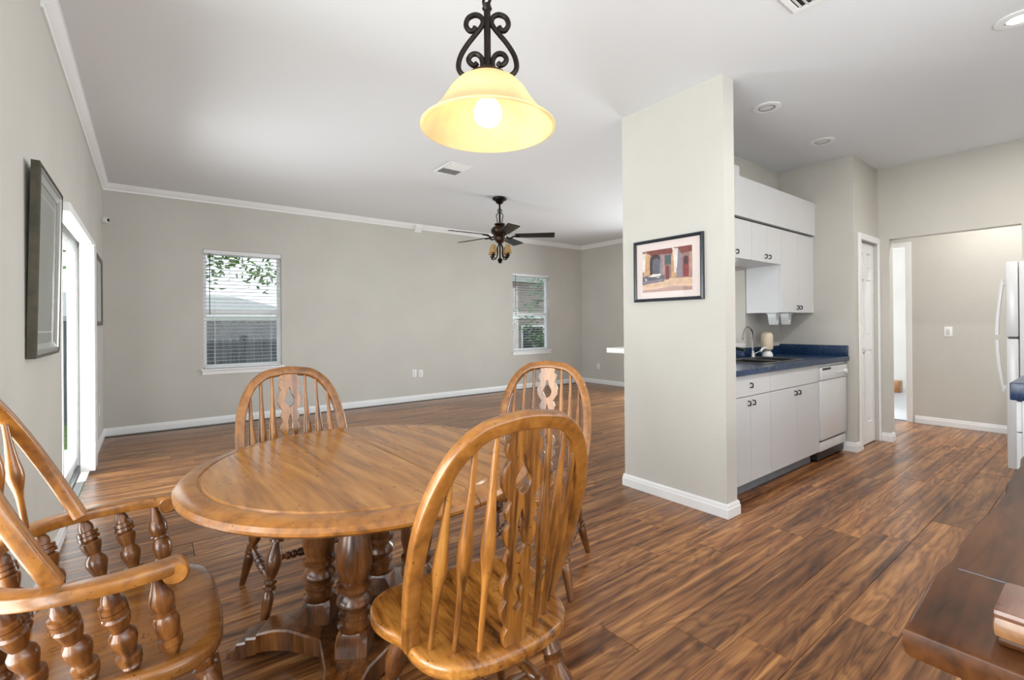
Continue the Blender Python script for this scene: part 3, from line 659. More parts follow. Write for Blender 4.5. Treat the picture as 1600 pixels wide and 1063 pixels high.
def seat_mesh(half, zt=.445, th=.042, m='oak_seat'):
    pts = [Vector((x, y, 0)) for x, y in half]+[Vector((-x, y, 0)) for x, y in half[-2:0:-1]]
    out = spline(pts, 4, True); c = Vector((0, 0, 0))
    def ring(ins, z):
        r = []
        for i, p in enumerate(out):
            t = (out[(i+1) % len(out)]-out[i-1]).normalized(); n = Vector((-t.y, t.x, 0))
            if n.dot(p) > 0: n = -n
            q = p+n*ins; r.append((q.x, q.y, z))
        return r
    def sc(f, z): return [(p.x*f, p.y*f-.01*(1-f), z) for p in out]
    rings = [ring(.03, zt-th), ring(.008, zt-th+.004), ring(0, zt-th+.013), ring(0, zt-.010), ring(.003, zt-.003), ring(.009, zt), sc(.84, zt-.002), sc(.6, zt-.010), sc(.3, zt-.012), sc(.02, zt-.011)]
    return MB().loft(rings).mesh('seat', M[m], 45)
def splat_mesh(L):
    """scalloped, pierced splat of length L, standing in xz from z=0, thickness in y"""
    cu = bpy.data.curves.new('splat_curve', 'CURVE'); cu.dimensions = '2D'; cu.fill_mode = 'BOTH'; cu.extrude = .0085; cu.bevel_depth = .0012; cu.bevel_resolution = 1
    half = [(0, .030), (.03, .033), (.06, .034), (.09, .028), (.11, .033), (.145, .041), (.18, .042), (.21, .036), (.225, .034), (.24, .039), (.275, .043), (.31, .040), (.335, .032), (.36, .033), (.395, .039), (.42, .036), (.44, .031), (.47, .037), (.505, .042), (.54, .039), (.56, .033), (.58, .038), (.61, .041), (.64, .036), (.655, .032), (.68, .040), (.72, .049), (.76, .051), (.80, .047), (.835, .038), (.85, .041), (.88, .046), (.91, .044), (.93, .036), (.95, .040), (1, .038)]
    half = [(t, .036+(w-.036)*1.45) for t, w in half]
    loops = [[(w, t*L) for t, w in half]+[(-w, t*L) for t, w in half[::-1]]]
    def hole(t0, t1, ws):
        n = len(ws); r = [(w, (t0+(t1-t0)*i/(n-1))*L) for i, w in enumerate(ws)]; return r+[(-w, z) for w, z in r[-2:0:-1]]
    loops.append(hole(.15, .34, [0, .010, .015, .015, .010, .009, .014, .017, .015, .010, .006, 0]))
    loops.append(hole(.41, .63, [0, .012, .017, .015, .010, .009, .010, .012, .010, .007, .004, 0]))
    loops.append(hole(.68, .86, [0, .013, .020, .024, .025, .023, .018, .012, .009, .009, .006, 0]))
    for lp in loops:
        sp = cu.splines.new('POLY'); sp.points.add(len(lp)-1); sp.use_cyclic_u = True
        for p, (x, z) in zip(sp.points, lp): p.co = (x, z, 0, 1)
    o = bpy.data.objects.new('tmp', cu); COL.objects.link(o)
    dg = bpy.context.evaluated_depsgraph_get(); me = bpy.data.meshes.new_from_object(o.evaluated_get(dg)); bpy.data.objects.remove(o)
    me.name = 'splat'; me.transform(Matrix.Rotation(PI/2, 4, 'X')); me.materials.clear(); me.materials.append(M['oak']); me.set_sharp_from_angle(angle=math.radians(30))
    return me
def add_lathe_part(name, p0, p1, prof, m, parent, n=14):
    p0 = Vector(p0); p1 = Vector(p1)
    me = MB().lathe((0, 0, 0), (0, 0, (p1-p0).length), prof, n).mesh(name, m, 40)
    o = link(name, me, parent, p0); o.rotation_euler = (p1-p0).to_track_quat('Z', 'Y').to_euler(); return o
def legs_and_stretchers(root, fx, fy, bx, by, zt=.407, inset=.62):
    T = {}
    for sx in (-1, 1):
        for nm, X, Y in (('f', fx, fy), ('b', bx, by)):
            top = Vector((sx*X*inset, Y*inset, zt)); ft = Vector((sx*X, Y, 0)); T[sx, nm] = (top, ft)
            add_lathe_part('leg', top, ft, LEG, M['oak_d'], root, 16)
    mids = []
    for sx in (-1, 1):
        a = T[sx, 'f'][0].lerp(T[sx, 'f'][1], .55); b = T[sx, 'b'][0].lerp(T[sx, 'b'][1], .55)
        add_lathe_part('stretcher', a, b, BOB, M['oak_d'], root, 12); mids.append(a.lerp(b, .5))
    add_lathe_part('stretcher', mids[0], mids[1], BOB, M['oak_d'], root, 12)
def interp(pts, x):
    for (x0, h0), (x1, h1) in zip(pts, pts[1:]):
        if min(x0, x1) <= x <= max(x0, x1): return h0+(h1-h0)*(x-x0)/(x1-x0 or 1)
    return pts[-1][1]
SEAT = [(0, .228), (.12, .226), (.20, .208), (.245, .165), (.262, .105), (.256, .045), (.236, -.005), (.226, -.045), (.224, -.095), (.206, -.155), (.16, -.205), (.085, -.230), (0, -.237)]
def side_chair(loc, rz, label):
    r = empty('dining_chair', (*loc, 0), rz, label, 'chair', 'side chairs around the dining table')
    if 'seat' not in CM: CM['seat'] = seat_mesh(SEAT)
    link('seat', CM['seat'], r)
    zt = 1.012
    bow = [(.214, .436), (.228, .54), (.236, .66), (.232, .77), (.212, .865), (.172, .945), (.115, .993), (.055, 1.007), (0, zt)]
    def by(h): return -.062-.36*(h-.44)
    P = [Vector((x, by(h), h)) for x, h in bow]; P += [Vector((-p.x, p.y, p.z)) for p in P[-2::-1]]
    if 'bow' not in CM: CM['bow'] = MB().sweep([p-Vector((0, 0, 0)) for p in spline(P, 6)], (0, 1, .36), .041, .032, .006).mesh('back_bow', M['oak_x'], 45)
    link('back_bow', CM['bow'], r)
    up = [(x, h) for x, h in bow if h > .8]
    for sx in (-1, 1):
        for xb, xt in ((.084, .078), (.136, .130), (.182, .182)):
            h = interp([(a, b) for a, b in up[::-1]], xt); yb = -.200+.13*(xb/.214)**2
            add_lathe_part('spindle', (sx*xb, yb, .438), (sx*xt, by(h)+.002, h-.006), SPN, M['oak'], r, 12)
    if 'splat' not in CM: CM['splat'] = splat_mesh(.575)
    a = math.atan2(by(1.0)+.205, .56)
    link('splat', CM['splat'], r, (0, -.200, .440), (math.atan2(.062, .56), 0, 0))
    legs_and_stretchers(r, .225, .215, .215, -.262)
    return r
CM = {}
side_chair((.735, 1.145), math.radians(-4), 'honey oak Windsor chair facing the window wall, its back to the slab table')
side_chair((.575, 2.350), PI+math.radians(2), 'honey oak Windsor chair pushed in on the window side of the table')
side_chair((1.55, 1.83), math.radians(213-90), 'honey oak Windsor chair drawn up on the partition side of the table')
ASEAT = [(0, .208), (.13, .206), (.22, .19), (.272, .15), (.292, .095), (.288, .03), (.27, -.03), (.262, -.08), (.25, -.14), (.222, -.195), (.165, -.24), (.085, -.262), (0, -.268)]
def armchair(loc, rz, label):
    r = empty('armchair', (*loc, 0), rz, label, 'chair')
    link('seat', seat_mesh(ASEAT, m='oak_arm_seat'), r)
    zA = .672
    arm = [(.272, .098), (.283, .04), (.288, -.03), (.276, -.11), (.240, -.19), (.168, -.255), (.085, -.282), (0, -.290)]
    P = [Vector((x, y, zA)) for x, y in arm]; P += [Vector((-p.x, p.y, p.z)) for p in P[-2::-1]]
    MB().sweep(spline(P, 6), (0, 0, 1), .052, .030, .005).build('arm_rail', M['oak_x'], r, smooth=45)
    for sx in (-1, 1):
        MB().lathe((sx*.272-.028, 0.094, zA-.012), (sx*.272+.028, 0.094, zA-.012), [(0, .022), (.1, .027), (.9, .027), (1, .022)], 18).build('arm_knuckle', M['oak_x'], r, smooth=45)
    zt = 1.095
    bow = [(.238, .68), (.245, .77), (.240, .87), (.218, .96), (.172, 1.034), (.112, 1.077), (.053, 1.092), (0, zt)]
    def by(h): return -.118-.46*(h-.68)
    P = [Vector((x, by(h), h)) for x, h in bow]; P += [Vector((-p.x, p.y, p.z)) for p in P[-2::-1]]
    MB().sweep(spline(P, 6), (0, 1, .46), .042, .032, .006).build('back_bow', M['oak_x'], r, smooth=45)
    up = [(x, h) for x, h in bow if h > .74]
    for sx in (-1, 1):
        for xb, xt in ((.085, .078), (.145, .135), (.196, .188)):
            h = interp([(a, b) for a, b in up[::-1]], xt); yb = interp([(x, y) for x, y in arm[::-1]], min(xb, .27))
            add_lathe_part('spindle', (sx*xb, yb+.004, zA+.012), (sx*xt, by(h)+.002, h-.006), SPN, M['oak'], r, 12)
        for (bx, byy, tx, ty, pf) in ((.236, .092, .274, .055, FRONTPOST), (.243, .015, .283, -.030, POST), (.226, -.06, .270, -.115, POST), (.185, -.15, .228, -.205, POST), (.110, -.215, .135, -.268, POST)):
            add_lathe_part('arm_post', (sx*bx, byy, .438), (sx*tx, ty, zA-.012), pf, M['oak_d'], r, 16)
    link('splat', splat_mesh(.405), r, (0, -.284, zA+.012), (math.atan2(.02, .40), 0, 0))
    legs_and_stretchers(r, .25, .235, .24, -.28)
    return r
armchair((-.045, 1.665), -PI/2, 'honey oak Windsor armchair with turned arm posts beside the left wall')

# ------------------------------------------------------------------ dining table
def table():
    c = (.672, 1.80); zt = .735; t = empty('dining_table', (*c, 0), math.radians(2.3), 'round honey oak pedestal dining table among the Windsor chairs', 'table')
    prof = [(0, zt-.046), (.30, zt-.046), (.53, zt-.046), (.545, zt-.052), (.585, zt-.050), (.608, zt-.044), (.620, zt-.034), (.621, zt-.026), (.613, zt-.015), (.596, zt-.007), (.570, zt-.002), (.556, zt-.002), (.552, zt-.007), (.548, zt-.007), (.543, zt), (.30, zt), (0, zt)]
    n = 96
    for side in (-1, 1):
        bm = bmesh.new(); rings = []
        for rr, z in prof:
            if rr == 0: rings.append([bm.verts.new((0, 0, z))]); continue
            rings.append([bm.verts.new((rr*.995*math.cos(2*PI*k/n), rr*1.025*math.sin(2*PI*k/n), z)) for k in range(n)])
        mi = []
        for i in range(len(rings)-1):
            A, B = rings[i], rings[i+1]
            for k in range(n):
                k2 = (k+1) % n
                q = [A[0], B[k2], B[k]] if len(A) == 1 else [A[k], A[k2], B[0]] if len(B) == 1 else [A[k], A[k2], B[k2], B[k]]
                f = bm.faces.new(q); f.material_index = 0 if i >= 12 else 1
        bmesh.ops.bisect_plane(bm, geom=list(bm.verts)+list(bm.edges)+list(bm.faces), plane_co=(.082+side*.0014, 0, 0), plane_no=(side, 0, 0), clear_inner=True)
        ed = [e for e in bm.edges if e.is_boundary]; bmesh.ops.holes_fill(bm, edges=ed)
        bmesh.ops.recalc_face_normals(bm, faces=bm.faces)
        me = bpy.data.meshes.new('table_top'); bm.to_mesh(me); bm.free(); me.materials.append(M['oak_top']); me.materials.append(M['oak_x'])
        me.shade_smooth(); me.set_sharp_from_angle(angle=math.radians(28))
        o = link('table_top', me, t); o['label'] = 'half of the oak table top'
    for yy in (-.16, .16): MB().box((-.36, yy-.03, zt-.095), (.36, yy+.03, zt-.047), .004).build('slide_rail', M['oak_d'], t)
    MB().box((-.20, -.20, zt-.125), (.20, .20, zt-.0955), .006).build('pedestal_cleat', M['oak_d'], t)
    R = .187; a0 = math.radians(145-2.3)
    PP = [(t, max(.034, .05+(r-.05)*1.35)) for t, r in [(0, .052), (.03, .056), (.05, .046), (.09, .046), (.11, .053), (.135, .053), (.15, .043), (.18, .05), (.22, .058), (.26, .056), (.30, .044), (.325, .044), (.335, .057), (.37, .057), (.385, .047), (.43, .052), (.52, .0575), (.62, .057), (.72, .052), (.80, .047), (.81, .0525), (.85, .0525), (.86, .043), (1, .042)]]
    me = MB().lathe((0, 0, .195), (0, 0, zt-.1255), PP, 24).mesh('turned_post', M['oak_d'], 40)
    b = MB()
    def oct_(w, c, z): return [(w, -w+c, z), (w, w-c, z), (w-c, w, z), (-w+c, w, z), (-w, w-c, z), (-w, -w+c, z), (-w+c, -w, z), (w-c, -w, z)]
    bme = b.loft([oct_(.054, .004, .07), oct_(.054, .004, .155), oct_(.052, .016, .180), oct_(.046, .018, .195)]).mesh('post_block', M['oak_d'], 30)
    for k in range(4):
        a = a0+k*PI/2; loc = (R*math.cos(a), R*math.sin(a), 0)
        p = link('turned_post', me, t, loc, (0, 0, a)); bl = link('post_block', bme, p)
    # four-footed base: wide platform with concave sides, arched and stepped feet
    def foot():
        mb = MB(); rings = []
        secs = [(0, .175, .060, .118), (.12, .150, .060, .118), (.20, .112, .050, .118), (.28, .074, .040, .116), (.34, .060, .034, .108), (.40, .058, .026, .094), (.401, .058, .02, .082), (.44, .056, .01, .078), (.441, .056, .006, .064), (.475, .055, .0, .058), (.476, .055, 0, .042), (.51, .052, 0, .022), (.515, .048, 0, .004)]
        for x, hw, z0, z1 in secs: rings.append([(x, -hw, z0), (x, hw, z0), (x, hw, z1-.006), (x, hw-.006, z1), (x, -hw+.006, z1), (x, -hw, z1-.006)])
        return mb.loft(rings).mesh('foot', M['oak_d'], 30)
    fm = foot()
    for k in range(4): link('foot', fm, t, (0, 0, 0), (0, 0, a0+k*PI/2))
table()

# ------------------------------------------------------------------ live-edge slab table in the near right corner
def slab():
    zt = .76; x0, x1, y1, y0 = .937, 3.10, .219, -.46
    r = empty('slab_table', ((x0+x1)/2, (y0+y1)/2, 0), 0, 'long dark brown live-edge wood slab table with a wavy edge', 'table'); ox, oy = (x0+x1)/2, (y0+y1)/2
    rg = random.Random(3); N = 64; fe = []
    for k in range(N+1):
        x = x0+(x1-x0)*k/N; fe.append((x, y1+(.007*math.sin((x-x0)*5.3)+.004*math.sin((x-x0)*13)+.0022*math.sin((x-x0)*31))*min(1, (x-x0)/.2)))
    ne = [(x, y0+.012*math.sin(x*4.1)+.005*math.sin(x*17)) for x, _ in fe[::-1]]
    out = fe+ne; th = .045
    cx, cy = ox, oy
    def ring(d, z):
        res = []
        for i, (x, y) in enumerate(out):
            px = x+(d*.45 if x < x0+.001 else -d if x > x1-.001 else 0); py = y-d if y > cy else y+d
            res.append((px-ox, py-oy, z))
        return res
    mb = MB().loft([ring(.010, zt-th), ring(.003, zt-th+.006), ring(0, zt-th*.55), ring(.001, zt-.006), ring(.005, zt-.001), ring(.008, zt)])
    mb.build('slab_top', M['slab'], r, smooth=40)
    MB().box((1.235-ox, y0+.03-oy, zt+.00005), (1.2385-ox, y1-.018-oy, zt+.0006)).build('inlay_strip', mat('grey_blue_inlay', lin((92, 98, 112)), .4), r, smooth=0)
    for xx in (1.30, 2.80):
        MB().box((xx-.035-ox, y0+.12-oy, .0), (xx+.035-ox, y1-.10-oy, .06), .008).box((xx-.03-ox, y0+.2-oy, .06), (xx+.03-ox, y1-.18-oy, zt-th-.03), .008).box((xx-.035-ox, y0+.1-oy, zt-th-.03), (xx+.035-ox, y1-.08-oy, zt-th), .006).build('trestle_leg', M['slab'], r)
    b = empty('wooden_block', (1.048, .030, zt), math.radians(0), 'rounded reddish wooden block with a pale edge resting on the slab table', 'block')
    MB().box((-.055, -.09, .0005), (.055, .09, .012), .004).build('block_base', M['slab'], b)
    MB().box((-.062, -.095, .012), (.062, .095, .044), .010).build('block_body', wood('pale_sapwood', (lin((92, 58, 34)), lin((134, 92, 56)), lin((160, 118, 78))), (2, 9, 9), .4), b)
    MB().box((-.0615, -.0945, .040), (.0615, .0945, .054), .007).build('block_top', wood('reddish_wood', (lin((70, 42, 30)), lin((98, 62, 46)), lin((118, 80, 60))), (2, 9, 9), .35), b)
slab()

# ------------------------------------------------------------------ kitchen
def knob(par, x, y, z):
    mb = MB(); mb.tube([(x, y, z+.016), (x, y-.018, z+.014), (x, y-.020, z), (x, y-.018, z-.014), (x, y, z-.016)], .0048, 6)
    return mb.build('handle', M['iron'], par)
def cab_door(root, x0, x1, z0, z1, y, hx, hz, name='door'):
    g = .0015
    d = MB().box((x0+g, y-.018, z0+g), (x1-g, y-.0005, z1-g), .002).build(name, M['white'], root, smooth=0)
    if hx is not None: knob(d, hx, y-.018, hz)
    return d
def base_cab(x0, x1, label, drawer_handles):
    ox = (x0+x1)/2; r = empty('base_cabinet', (ox, YE+.018, 0), 0, label, 'cabinet', 'white base cabinets under the sink counter')
    w = x1-x0; yb = YK-YE-.018-.002
    MB().box((-w/2+.001, 0, .10), (-w/2+.019, yb, .868)).box((w/2-.019, 0, .10), (w/2-.001, yb, .868)).box((-w/2+.019, 0, .10), (w/2-.019, yb, .118)).box((-w/2+.019, yb-.008, .118), (w/2-.019, yb, .868)).build('body', M['white'], r, smooth=0)
    MB().box((-w/2+.001, .055, .001), (w/2-.001, .07, .0995)).build('toe_kick', mat('grey_toe_kick', lin((140, 146, 152)), .6, noise=.1), r, smooth=0)
    cab_door(r, -w/2, w/2, .715, .866, 0, 0 if drawer_handles else None, .79, 'drawer')
    for (a, b, hx) in ((-w/2, 0, -.035), (0, w/2, .035)): cab_door(r, a, b, .103, .713, 0, hx, .665)
    return r
base_cab(3.09, 3.715, 'white base cabinet with one drawer, next to the partition wall', True)
base_cab(3.717, 4.632, 'wider white base cabinet under the sink, next to the dishwasher', False)
tag(MB().box((3.026, YE, .10), (3.0885, YE+.02, .868)).build('filler_strip', M['white'], smooth=0), 'narrow white filler panel between partition and base cabinet', 'panel')
dw = empty('dishwasher', (4.955, YE+.012, 0), 0, 'white built-in dishwasher at the end of the counter', 'dishwasher')
MB().box((-.315, .01, .02), (.315, .55, .866)).build('body', M['dark'], dw, smooth=0)
MB().box((-.312, -.03, .725), (.312, .0095, .838), .006).build('control_panel', M['appl'], dw)
MB().box((-.312, -.012, .842), (.312, .0095, .862), .003).build('top_strip', M['appl'], dw)
MB().box((-.312, -.022, .198), (.312, .0095, .721), .005).build('door', M['appl'], dw)
MB().box((-.312, -.014, .10), (.312, .0095, .178), .005).build('lower_panel', M['appl'], dw)
MB().box((-.29, -.031, .812), (-.10, -.0295, .832)).build('vent_slot', M['dark'], dw, smooth=0)
for k, x in enumerate((.05, .085, .12, .155, .19)): MB().lathe((x, -.0305, .77), (x, -.036, .77), [(0, .009), (1, .008)], 10).build('button', M['white'], dw)
MB().lathe((.25, -.0305, .772), (.25, -.05, .772), [(0, .026), (.8, .022), (1, .018)], 18).build('dial', M['appl'], dw)
# worktop with sink cut-out
SK = (3.80, 4.58, 1.735, 2.13)
wt = empty('worktop', (4.16, YK, .87), 0, 'navy speckled laminate worktop with raised splashback', 'worktop')
def WB(a, b, c=0.0, mb=None): return (mb or MB()).box((a[0]-4.16, a[1]-YK, a[2]-.87), (b[0]-4.16, b[1]-YK, b[2]-.87), c)
yf, zt0, zt1 = 1.616, .8695, .91
m_ = WB((3.027, yf, zt0), (SK[0], YK-.002, zt1)); WB((SK[1], yf, zt0), (XE-.002, YK-.002, zt1), 0, m_); WB((SK[0], yf, zt0), (SK[1], SK[2], zt1), 0, m_); WB((SK[0], SK[3], zt0), (SK[1], YK-.002, zt1), 0, m_)
m_.build('counter_slab', M['counter'], wt, smooth=0)
WB((3.027, YK-.022, zt1), (XE-.022, YK-.002, .995), .003).build('splashback', M['counter'], wt); WB((XE-.0215, yf+.005, zt1), (XE-.002, YK-.002, 1.01), .003).build('splashback', M['counter'], wt)
sk = empty('kitchen_sink', (4.19, 1.93, .91), 0, 'dark grey steel double-bowl sink in the worktop', 'sink')
mb = MB(); a, b = (SK[1]-SK[0])/2, (SK[3]-SK[2])/2
for q in (((-a-.012, -b-.012, .0005), (a+.012, -b+.03, .006)), ((-a-.012, b-.05, .0005), (a+.012, b+.012, .006)), ((-a-.012, -b+.03, .0005), (-a+.03, b-.05, .006)), ((a-.03, -b+.03, .0005), (a+.012, b-.05, .006)), ((-.018, -b+.03, .0005), (.018, b-.05, .006))): mb.box(*q, .002)
mb.build('rim', M['steel'], sk, smooth=0)
for (u0, u1) in ((-a+.03, -.018), (.018, a-.03)):
    v0, v1 = -b+.03, b-.05; t = .002; bb = MB()
    for q in (((u0, v0, -.17), (u1, v1, -.168)), ((u0, v0, -.168), (u0+t, v1, .004)), ((u1-t, v0, -.168), (u1, v1, .004)), ((u0+t, v0, -.168), (u1-t, v0+t, .004)), ((u0+t, v1-t, -.168), (u1-t, v1, .004))): bb.box(*q)
    bo = bb.build('bowl', M['steel'], sk, smooth=0)
    MB().lathe(((u0+u1)/2, (v0+v1)/2, -.1678), ((u0+u1)/2, (v0+v1)/2, -.163), [(0, .045), (.6, .045), (1, .03)], 18).build('drain', M['chrome'], bo)
fc = empty('kitchen_faucet', (4.58, 2.182, .91), 0, 'tall chrome gooseneck faucet behind the sink', 'faucet')
MB().lathe((0, 0, .001), (0, 0, .06), [(0, .026), (.3, .024), (.5, .018), (1, .014)], 16).build('base', M['chrome'], fc)
MB().tube(spline([(0, 0, .05), (0, 0, .19), (-.03, -.008, .25), (-.12, -.02, .285), (-.22, -.035, .265), (-.27, -.042, .20), (-.272, -.043, .17)], 6), .009, 10).build('spout', M['chrome'], fc)
MB().tube([(0, -.014, .03), (.03, -.04, .045), (.06, -.055, .07)], .005, 8).build('lever', M['chrome'], fc)
f2 = empty('kitchen_faucet', (4.13, 2.182, .91), 0, 'low black sink mixer with two lever handles', 'faucet')
MB().box((-.12, -.024, .0005), (.12, .022, .014), .005).build('base', M['dark'], f2)
MB().tube(spline([(0, 0, .014), (0, -.01, .07), (0, -.06, .10), (0, -.13, .09), (0, -.14, .075)], 5), .012, 10).build('spout', M['dark'], f2)
for sx in (-1, 1):
    lv = MB().lathe((sx*.09, 0, .014), (sx*.09, 0, .085), [(0, .02), (.4, .017), (1, .016)], 14).build('lever_base', M['dark'], f2)
    MB().tube([(sx*.09, 0, .086), (sx*.09, -.04, .096), (sx*.095, -.075, .098)], .007, 8).build('lever', M['chrome'], lv)
# upper cabinets
YU = 1.915
def upper(x0, x1, z0, z1, label, n_doors=2):
    ox = (x0+x1)/2; w = x1-x0; r = empty('wall_cabinet', (ox, YU+.018, z0), 0, label, 'cabinet', 'white wall cabinets'); h = z1-z0
    MB().box((-w/2+.001, 0, 0), (w/2-.001, YK-YU-.02, h)).build('body', M['white'], r, smooth=0)
    for (a, b, hx) in ((-w/2, 0, -.035), (0, w/2, .035)): cab_door(r, a, b, 0, h, 0, hx, .05)
    return r
upper(3.44, 4.02, 1.762, 2.085, 'short white wall cabinet over the pass-through, next to the partition')
upper(4.02, 4.572, 1.762, 2.085, 'short white wall cabinet joined to the taller one')
upper(4.573, XE-.001, 1.327, 2.085, 'tall white wall cabinet over the dishwasher')
sf = MB().box((3.79, YU-.018, 2.10), (XE-.001, YK-.001, 2.425)).box((3.026, YU-.018, 2.10), (3.79, YK-.001, 2.50)).box((3.44, YU+.02, 2.086), (XE-.001, YK-.001, 2.10), mi=1).build('wall_soffit', [M['white'], M['dark']], smooth=0); struct(sf, 'white boxed soffit above the wall cabinets')  # black strip paints the shadow gap between soffit and cabinets
for k, (x, lb) in enumerate(((4.665, 'white dispenser cup hanging under the tall wall cabinet, next to the pass-through'), (4.93, 'white dispenser cup with round button under the tall wall cabinet'))):
    d = empty('dispenser_cup', (x, YU+.11, 1.327), 0, lb, 'dispenser')
    def rr(w, dd, z): return [(-w, -dd, z), (w, -dd, z), (w, dd, z), (-w, dd, z)]
    MB().box((-.045, -.045, -.014), (.045, .045, -.0005), .003).build('bracket', M['trim'], d)
    MB().loft([rr(.027, .027, -.112), rr(.030, .030, -.104), rr(.038, .038, -.0145)]).build('cup', M['appl'], d, smooth=20)
    if k: MB().lathe((0, -.030, -.085), (0, -.038, -.085), [(0, .014), (1, .010)], 12).build('button', M['cream'], d)
cn = empty('water_filter', (4.72, 2.10, .911), 0, 'cream rounded countertop water filter beside the faucet', 'water filter')
MB().lathe((.02, .02, .0), (.02, .02, .05), [(0, .05), (.5, .048), (1, .03)], 20).build('base', M['trim'], cn)
MB().lathe((.02, .02, .055), (.02, .02, .235), [(0, .03), (.06, .046), (.15, .052), (.8, .052), (.93, .042), (1, .02)], 24).build('canister', M['cream'], cn)
MB().tube(spline([(.02, .0, .07), (-.08, -.01, .085), (-.16, -.02, .08), (-.20, -.02, .055)], 5), .010, 8).build('hose', M['trim'], cn)
# pantry door
dr = struct(empty('door_1', ((DR[0]+DR[1])/2, YP, 0)), 'white six-panel pantry door')
w = DR[1]-DR[0]-.006; hd = 2.025
stile = .085; rails = [0.008, .22, .95, 1.09, 1.66, 1.76, hd-.10, hd]
def door_leaf():
    mb = MB(); y0, y1 = .030, .065
    for (a, b) in ((-w/2, -w/2+stile), (-.035, .035), (w/2-stile, w/2)): mb.box((a, y0, rails[0]), (b, y1, hd))
    for (a, b) in ((-w/2+stile, -.035), (.035, w/2-stile)):
        for z0, z1 in ((rails[0], rails[1]), (rails[2], rails[3]), (rails[4], rails[5]), (rails[6], rails[7])): mb.box((a, y0, z0), (b, y1, z1))
        mb.box((a, y0+.014, rails[1]), (b, y1-.004, rails[6]))
    return mb
leaf = door_leaf().build('door_leaf', M['trim'], dr, smooth=0)
for (a, b) in ((-w/2+stile, -.035), (.035, w/2-stile)):
    for z0, z1 in ((rails[1], rails[2]), (rails[3], rails[4]), (rails[5], rails[6])):
        rg = [[(x, y, z) for x, z in ((a+i, z0+i), (b-i, z0+i), (b-i, z1-i), (a+i, z1-i))] for i, y in ((.008, .0438), (.026, .034))]
        MB().loft(rg).build('panel', M['trim'], leaf, smooth=0)
MB().lathe((-w/2+.045, .029, .95), (-w/2+.045, -.02, .95), [(0, .026), (.1, .026), (.15, .011), (.5, .011), (.6, .024), (.85, .028), (1, .014)], 18).build('door_knob', M['chrome'], leaf)
cs = MB()
for (a, b, c0, c1) in ((DR[0]-.062, DR[0]-.001, .0, 2.096), (DR[1]+.001, min(DR[1]+.044, XO-.001), 0, 2.096), (DR[0]-.001, DR[1]+.001, 2.036, 2.096)):
    cs.box((a-(DR[0]+DR[1])/2, -.018, c0), (b-(DR[0]+DR[1])/2, -.0008, c1), .004)
cs.build('door_casing', M['trim'], dr, smooth=0)
tm = MB().box((XH-.014, 1.60, 0.0), (XH-.0008, 1.659, 2.21), .003).box((XH-.014, 1.659, 2.151), (XH-.0008, 2.26, 2.21), .003).build('trim_2', M['trim'], smooth=0); struct(tm, 'white casing of the doorway past the hallway')
# fridge
fr = empty('refrigerator', (5.645, .20, 0), 0, 'white top-freezer refrigerator with curved bar handles', 'refrigerator')
MB().box((-.365, -.36, .03), (.365, .30, 1.69), .008).build('body', M['appl'], fr)
MB().box((-.365, .304, 1.108), (.365, .372, 1.692), .012).build('freezer_door', M['appl'], fr); MB().box((-.365, .304, .09), (.365, .372, 1.096), .012).build('fridge_door', M['appl'], fr)
MB().box((-.35, .26, .001), (.35, .33, .085), .004).build('base_grille', M['dark'], fr); MB().box((-.362, .30, 1.097), (.362, .36, 1.107)).build('door_gasket', M['dark'], fr, smooth=0)
for z0, z1, s in ((1.125, 1.56, 1), (.68, 1.085, -1)):
    zz = [z0+(z1-z0)*k/10 for k in range(11)]
    MB().sweep([(-.315, .372+.018+.034*math.sin(PI*.5*(1-abs((z-z0)/(z1-z0) if s > 0 else 1-(z-z0)/(z1-z0)))), z) for z in zz], (1, 0, 0), .020, .03, .005).box((-.330, .3725, z1-.05 if s > 0 else z0), (-.300, .392, z1 if s > 0 else z0+.05), .004).build('handle', M['appl'], fr)
# near counter run by the fridge
pc = empty('base_cabinet', (4.26, .02, 0), 0, 'white base cabinet run between slab table and refrigerator', 'cabinet')
MB().box((-.97, -.49, .10), (1.0, .285, .855)).build('body', M['white'], pc, smooth=0)
MB().box((-.95, -.48, .001), (.98, .23, .0995)).build('toe_kick', M['white'], pc, smooth=0)
for k in range(3):
    a = -.97+k*.656; d = MB().box((a+.003, .2855, .12), (a+.653, .305, .70), .002).build('door', M['white'], pc, smooth=0)
    d2_ = MB().box((a+.003, .2855, .705), (a+.653, .305, .85), .002).build('drawer', M['white'], pc, smooth=0)
w2 = MB().box((3.275, -.478, .8555), (5.262, .345, .94), .006).build('worktop', M['counter']); tag(w2, 'bright blue laminate worktop end between slab table and refrigerator', 'worktop')

# ------------------------------------------------------------------ outdoors seen through the windows
struct(MB().box((-4.5, 2.5, -.5), (XL-.17, 7.3, -.13)).build('ground_patio', mat('pale_concrete', lin((190, 188, 182)), .85, noise=.08), smooth=0), 'pale concrete patio outside the glass door')
struct(MB().box((-14, YF+.17, -.62), (26, 32, -.5)).box((-14, -14, -.62), (XL-.17, YF+.17, -.5)).build('ground', M['grass'], smooth=0), 'lawn outside')
fe = empty('wooden_fence', (4, 11.6, -.5), 0, 'weathered grey board fence beyond the windows', 'fence')
bme = MB().prism([(-.07, 0), (.07, 0), (.07, 1.82), (.04, 1.86), (-.04, 1.86), (-.07, 1.82)], 'y', -.01, .01).mesh('fence_board', M['fence'], 0)
rgf = random.Random(5)
for k in range(34): link('fence_board', bme, fe, (-5.2+k*.148, rgf.uniform(-.004, .004), rgf.uniform(-.02, .02)))
for z in (.4, 1.5): MB().box((-5.3, .0125, z), (-.1, .05, z+.09)).build('fence_rail', M['fence'], fe, smooth=0)
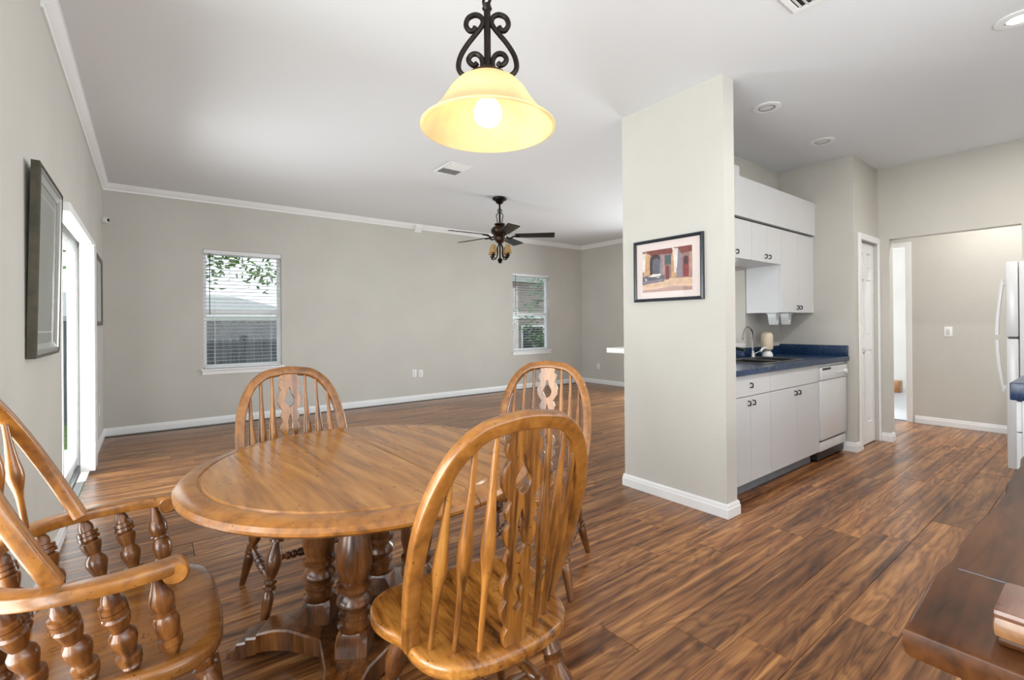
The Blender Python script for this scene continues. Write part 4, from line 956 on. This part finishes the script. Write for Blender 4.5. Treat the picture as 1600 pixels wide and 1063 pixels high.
def tree(loc, h, n, spread, label, lm, seed, low=0.45):
    r = empty('garden_tree', loc, 0, label, 'tree'); rg = random.Random(seed)
    MB().tube(spline([(0, 0, 0), (.05, .02, h*.3), (-.05, .05, h*.55), (.05, 0, h*.85)], 5), [.11, .11, .10, .10, .10, .09, .09, .08, .08, .07, .07, .06, .05, .05, .04, .03], 8).build('trunk', M['bark'], r)
    mb = MB()
    cl = [(Vector((rg.gauss(0, spread*.5), rg.gauss(0, spread*.45), h*rg.uniform(low, 1)))) for _ in range(46)]
    for _ in range(n):
        c = rg.choice(cl)+Vector((rg.gauss(0, .22), rg.gauss(0, .22), rg.gauss(0, .16))); s = rg.uniform(.05, .10)
        a = Vector((rg.gauss(0, 1), rg.gauss(0, 1), rg.gauss(0, .6))).normalized(); b = a.orthogonal().normalized()
        mb.add([c-a*s, c+b*s*.45, c+a*s, c-b*s*.45], [(0, 1, 2, 3)])
    f = mb.build('foliage', lm, r, smooth=0); f['kind'] = 'stuff'
    return r
tree((.35, 10.2, -.5), 4.8, 3600, 1.15, 'leafy green tree hanging over the grey fence', M['leaf'], 2, .55)
tree((9.6, 10.4, -.5), 3.0, 3000, .62, 'dull green shrub-like tree beside the pinkish house', M['leaf2'], 4, .15)
def house(x0, x1, y0, y1, h, label, wm, seed):
    r = empty('neighbour_house', ((x0+x1)/2, (y0+y1)/2, -.5), 0, label, 'house'); a, b = (x1-x0)/2, (y1-y0)/2
    MB().box((-a, -b, 0), (a, b, h)).build('wall', wm, r, smooth=0)
    o = .45; ro = MB(); ro.add([(-a-o, -b-o, h), (a+o, -b-o, h), (a+o, b+o, h), (-a-o, b+o, h), (-a+b*.6, 0, h+1.1), (a-b*.6, 0, h+1.1), (-a-o, -b-o, h+.16), (a+o, -b-o, h+.16), (a+o, b+o, h+.16), (-a-o, b+o, h+.16)],
       [(0, 3, 2, 1), (0, 1, 7, 6), (1, 2, 8, 7), (2, 3, 9, 8), (3, 0, 6, 9), (6, 7, 5, 4), (8, 9, 4, 5), (7, 8, 5), (9, 6, 4)]); ro.build('roof', M['roof'], r, smooth=0)
    MB().box((-a-.02, -b-.05, h*.62), (a+.02, -b-.001, h*.62+.12), .005).build('trim_band', M['trim'], r, smooth=0)
    for wx in (-a*.55, a*.35):
        wn = MB().box((wx-.5, -b-.04, h*.28), (wx+.5, -b-.001, h*.55)).build('window', M['trim'], r, smooth=0); MB().box((wx-.44, -b-.046, h*.28+.06), (wx+.44, -b-.041, h*.55-.06)).build('pane', M['dark'], wn, smooth=0)
house(8.0, 18.0, 12.2, 18, 3.1, 'pinkish stucco house close behind the second window', M['stucco'], 1)
house(-7.5, 5.0, 20, 27, 1.95, 'low pale-roofed house beyond the grey fence', M['stucco'], 2)
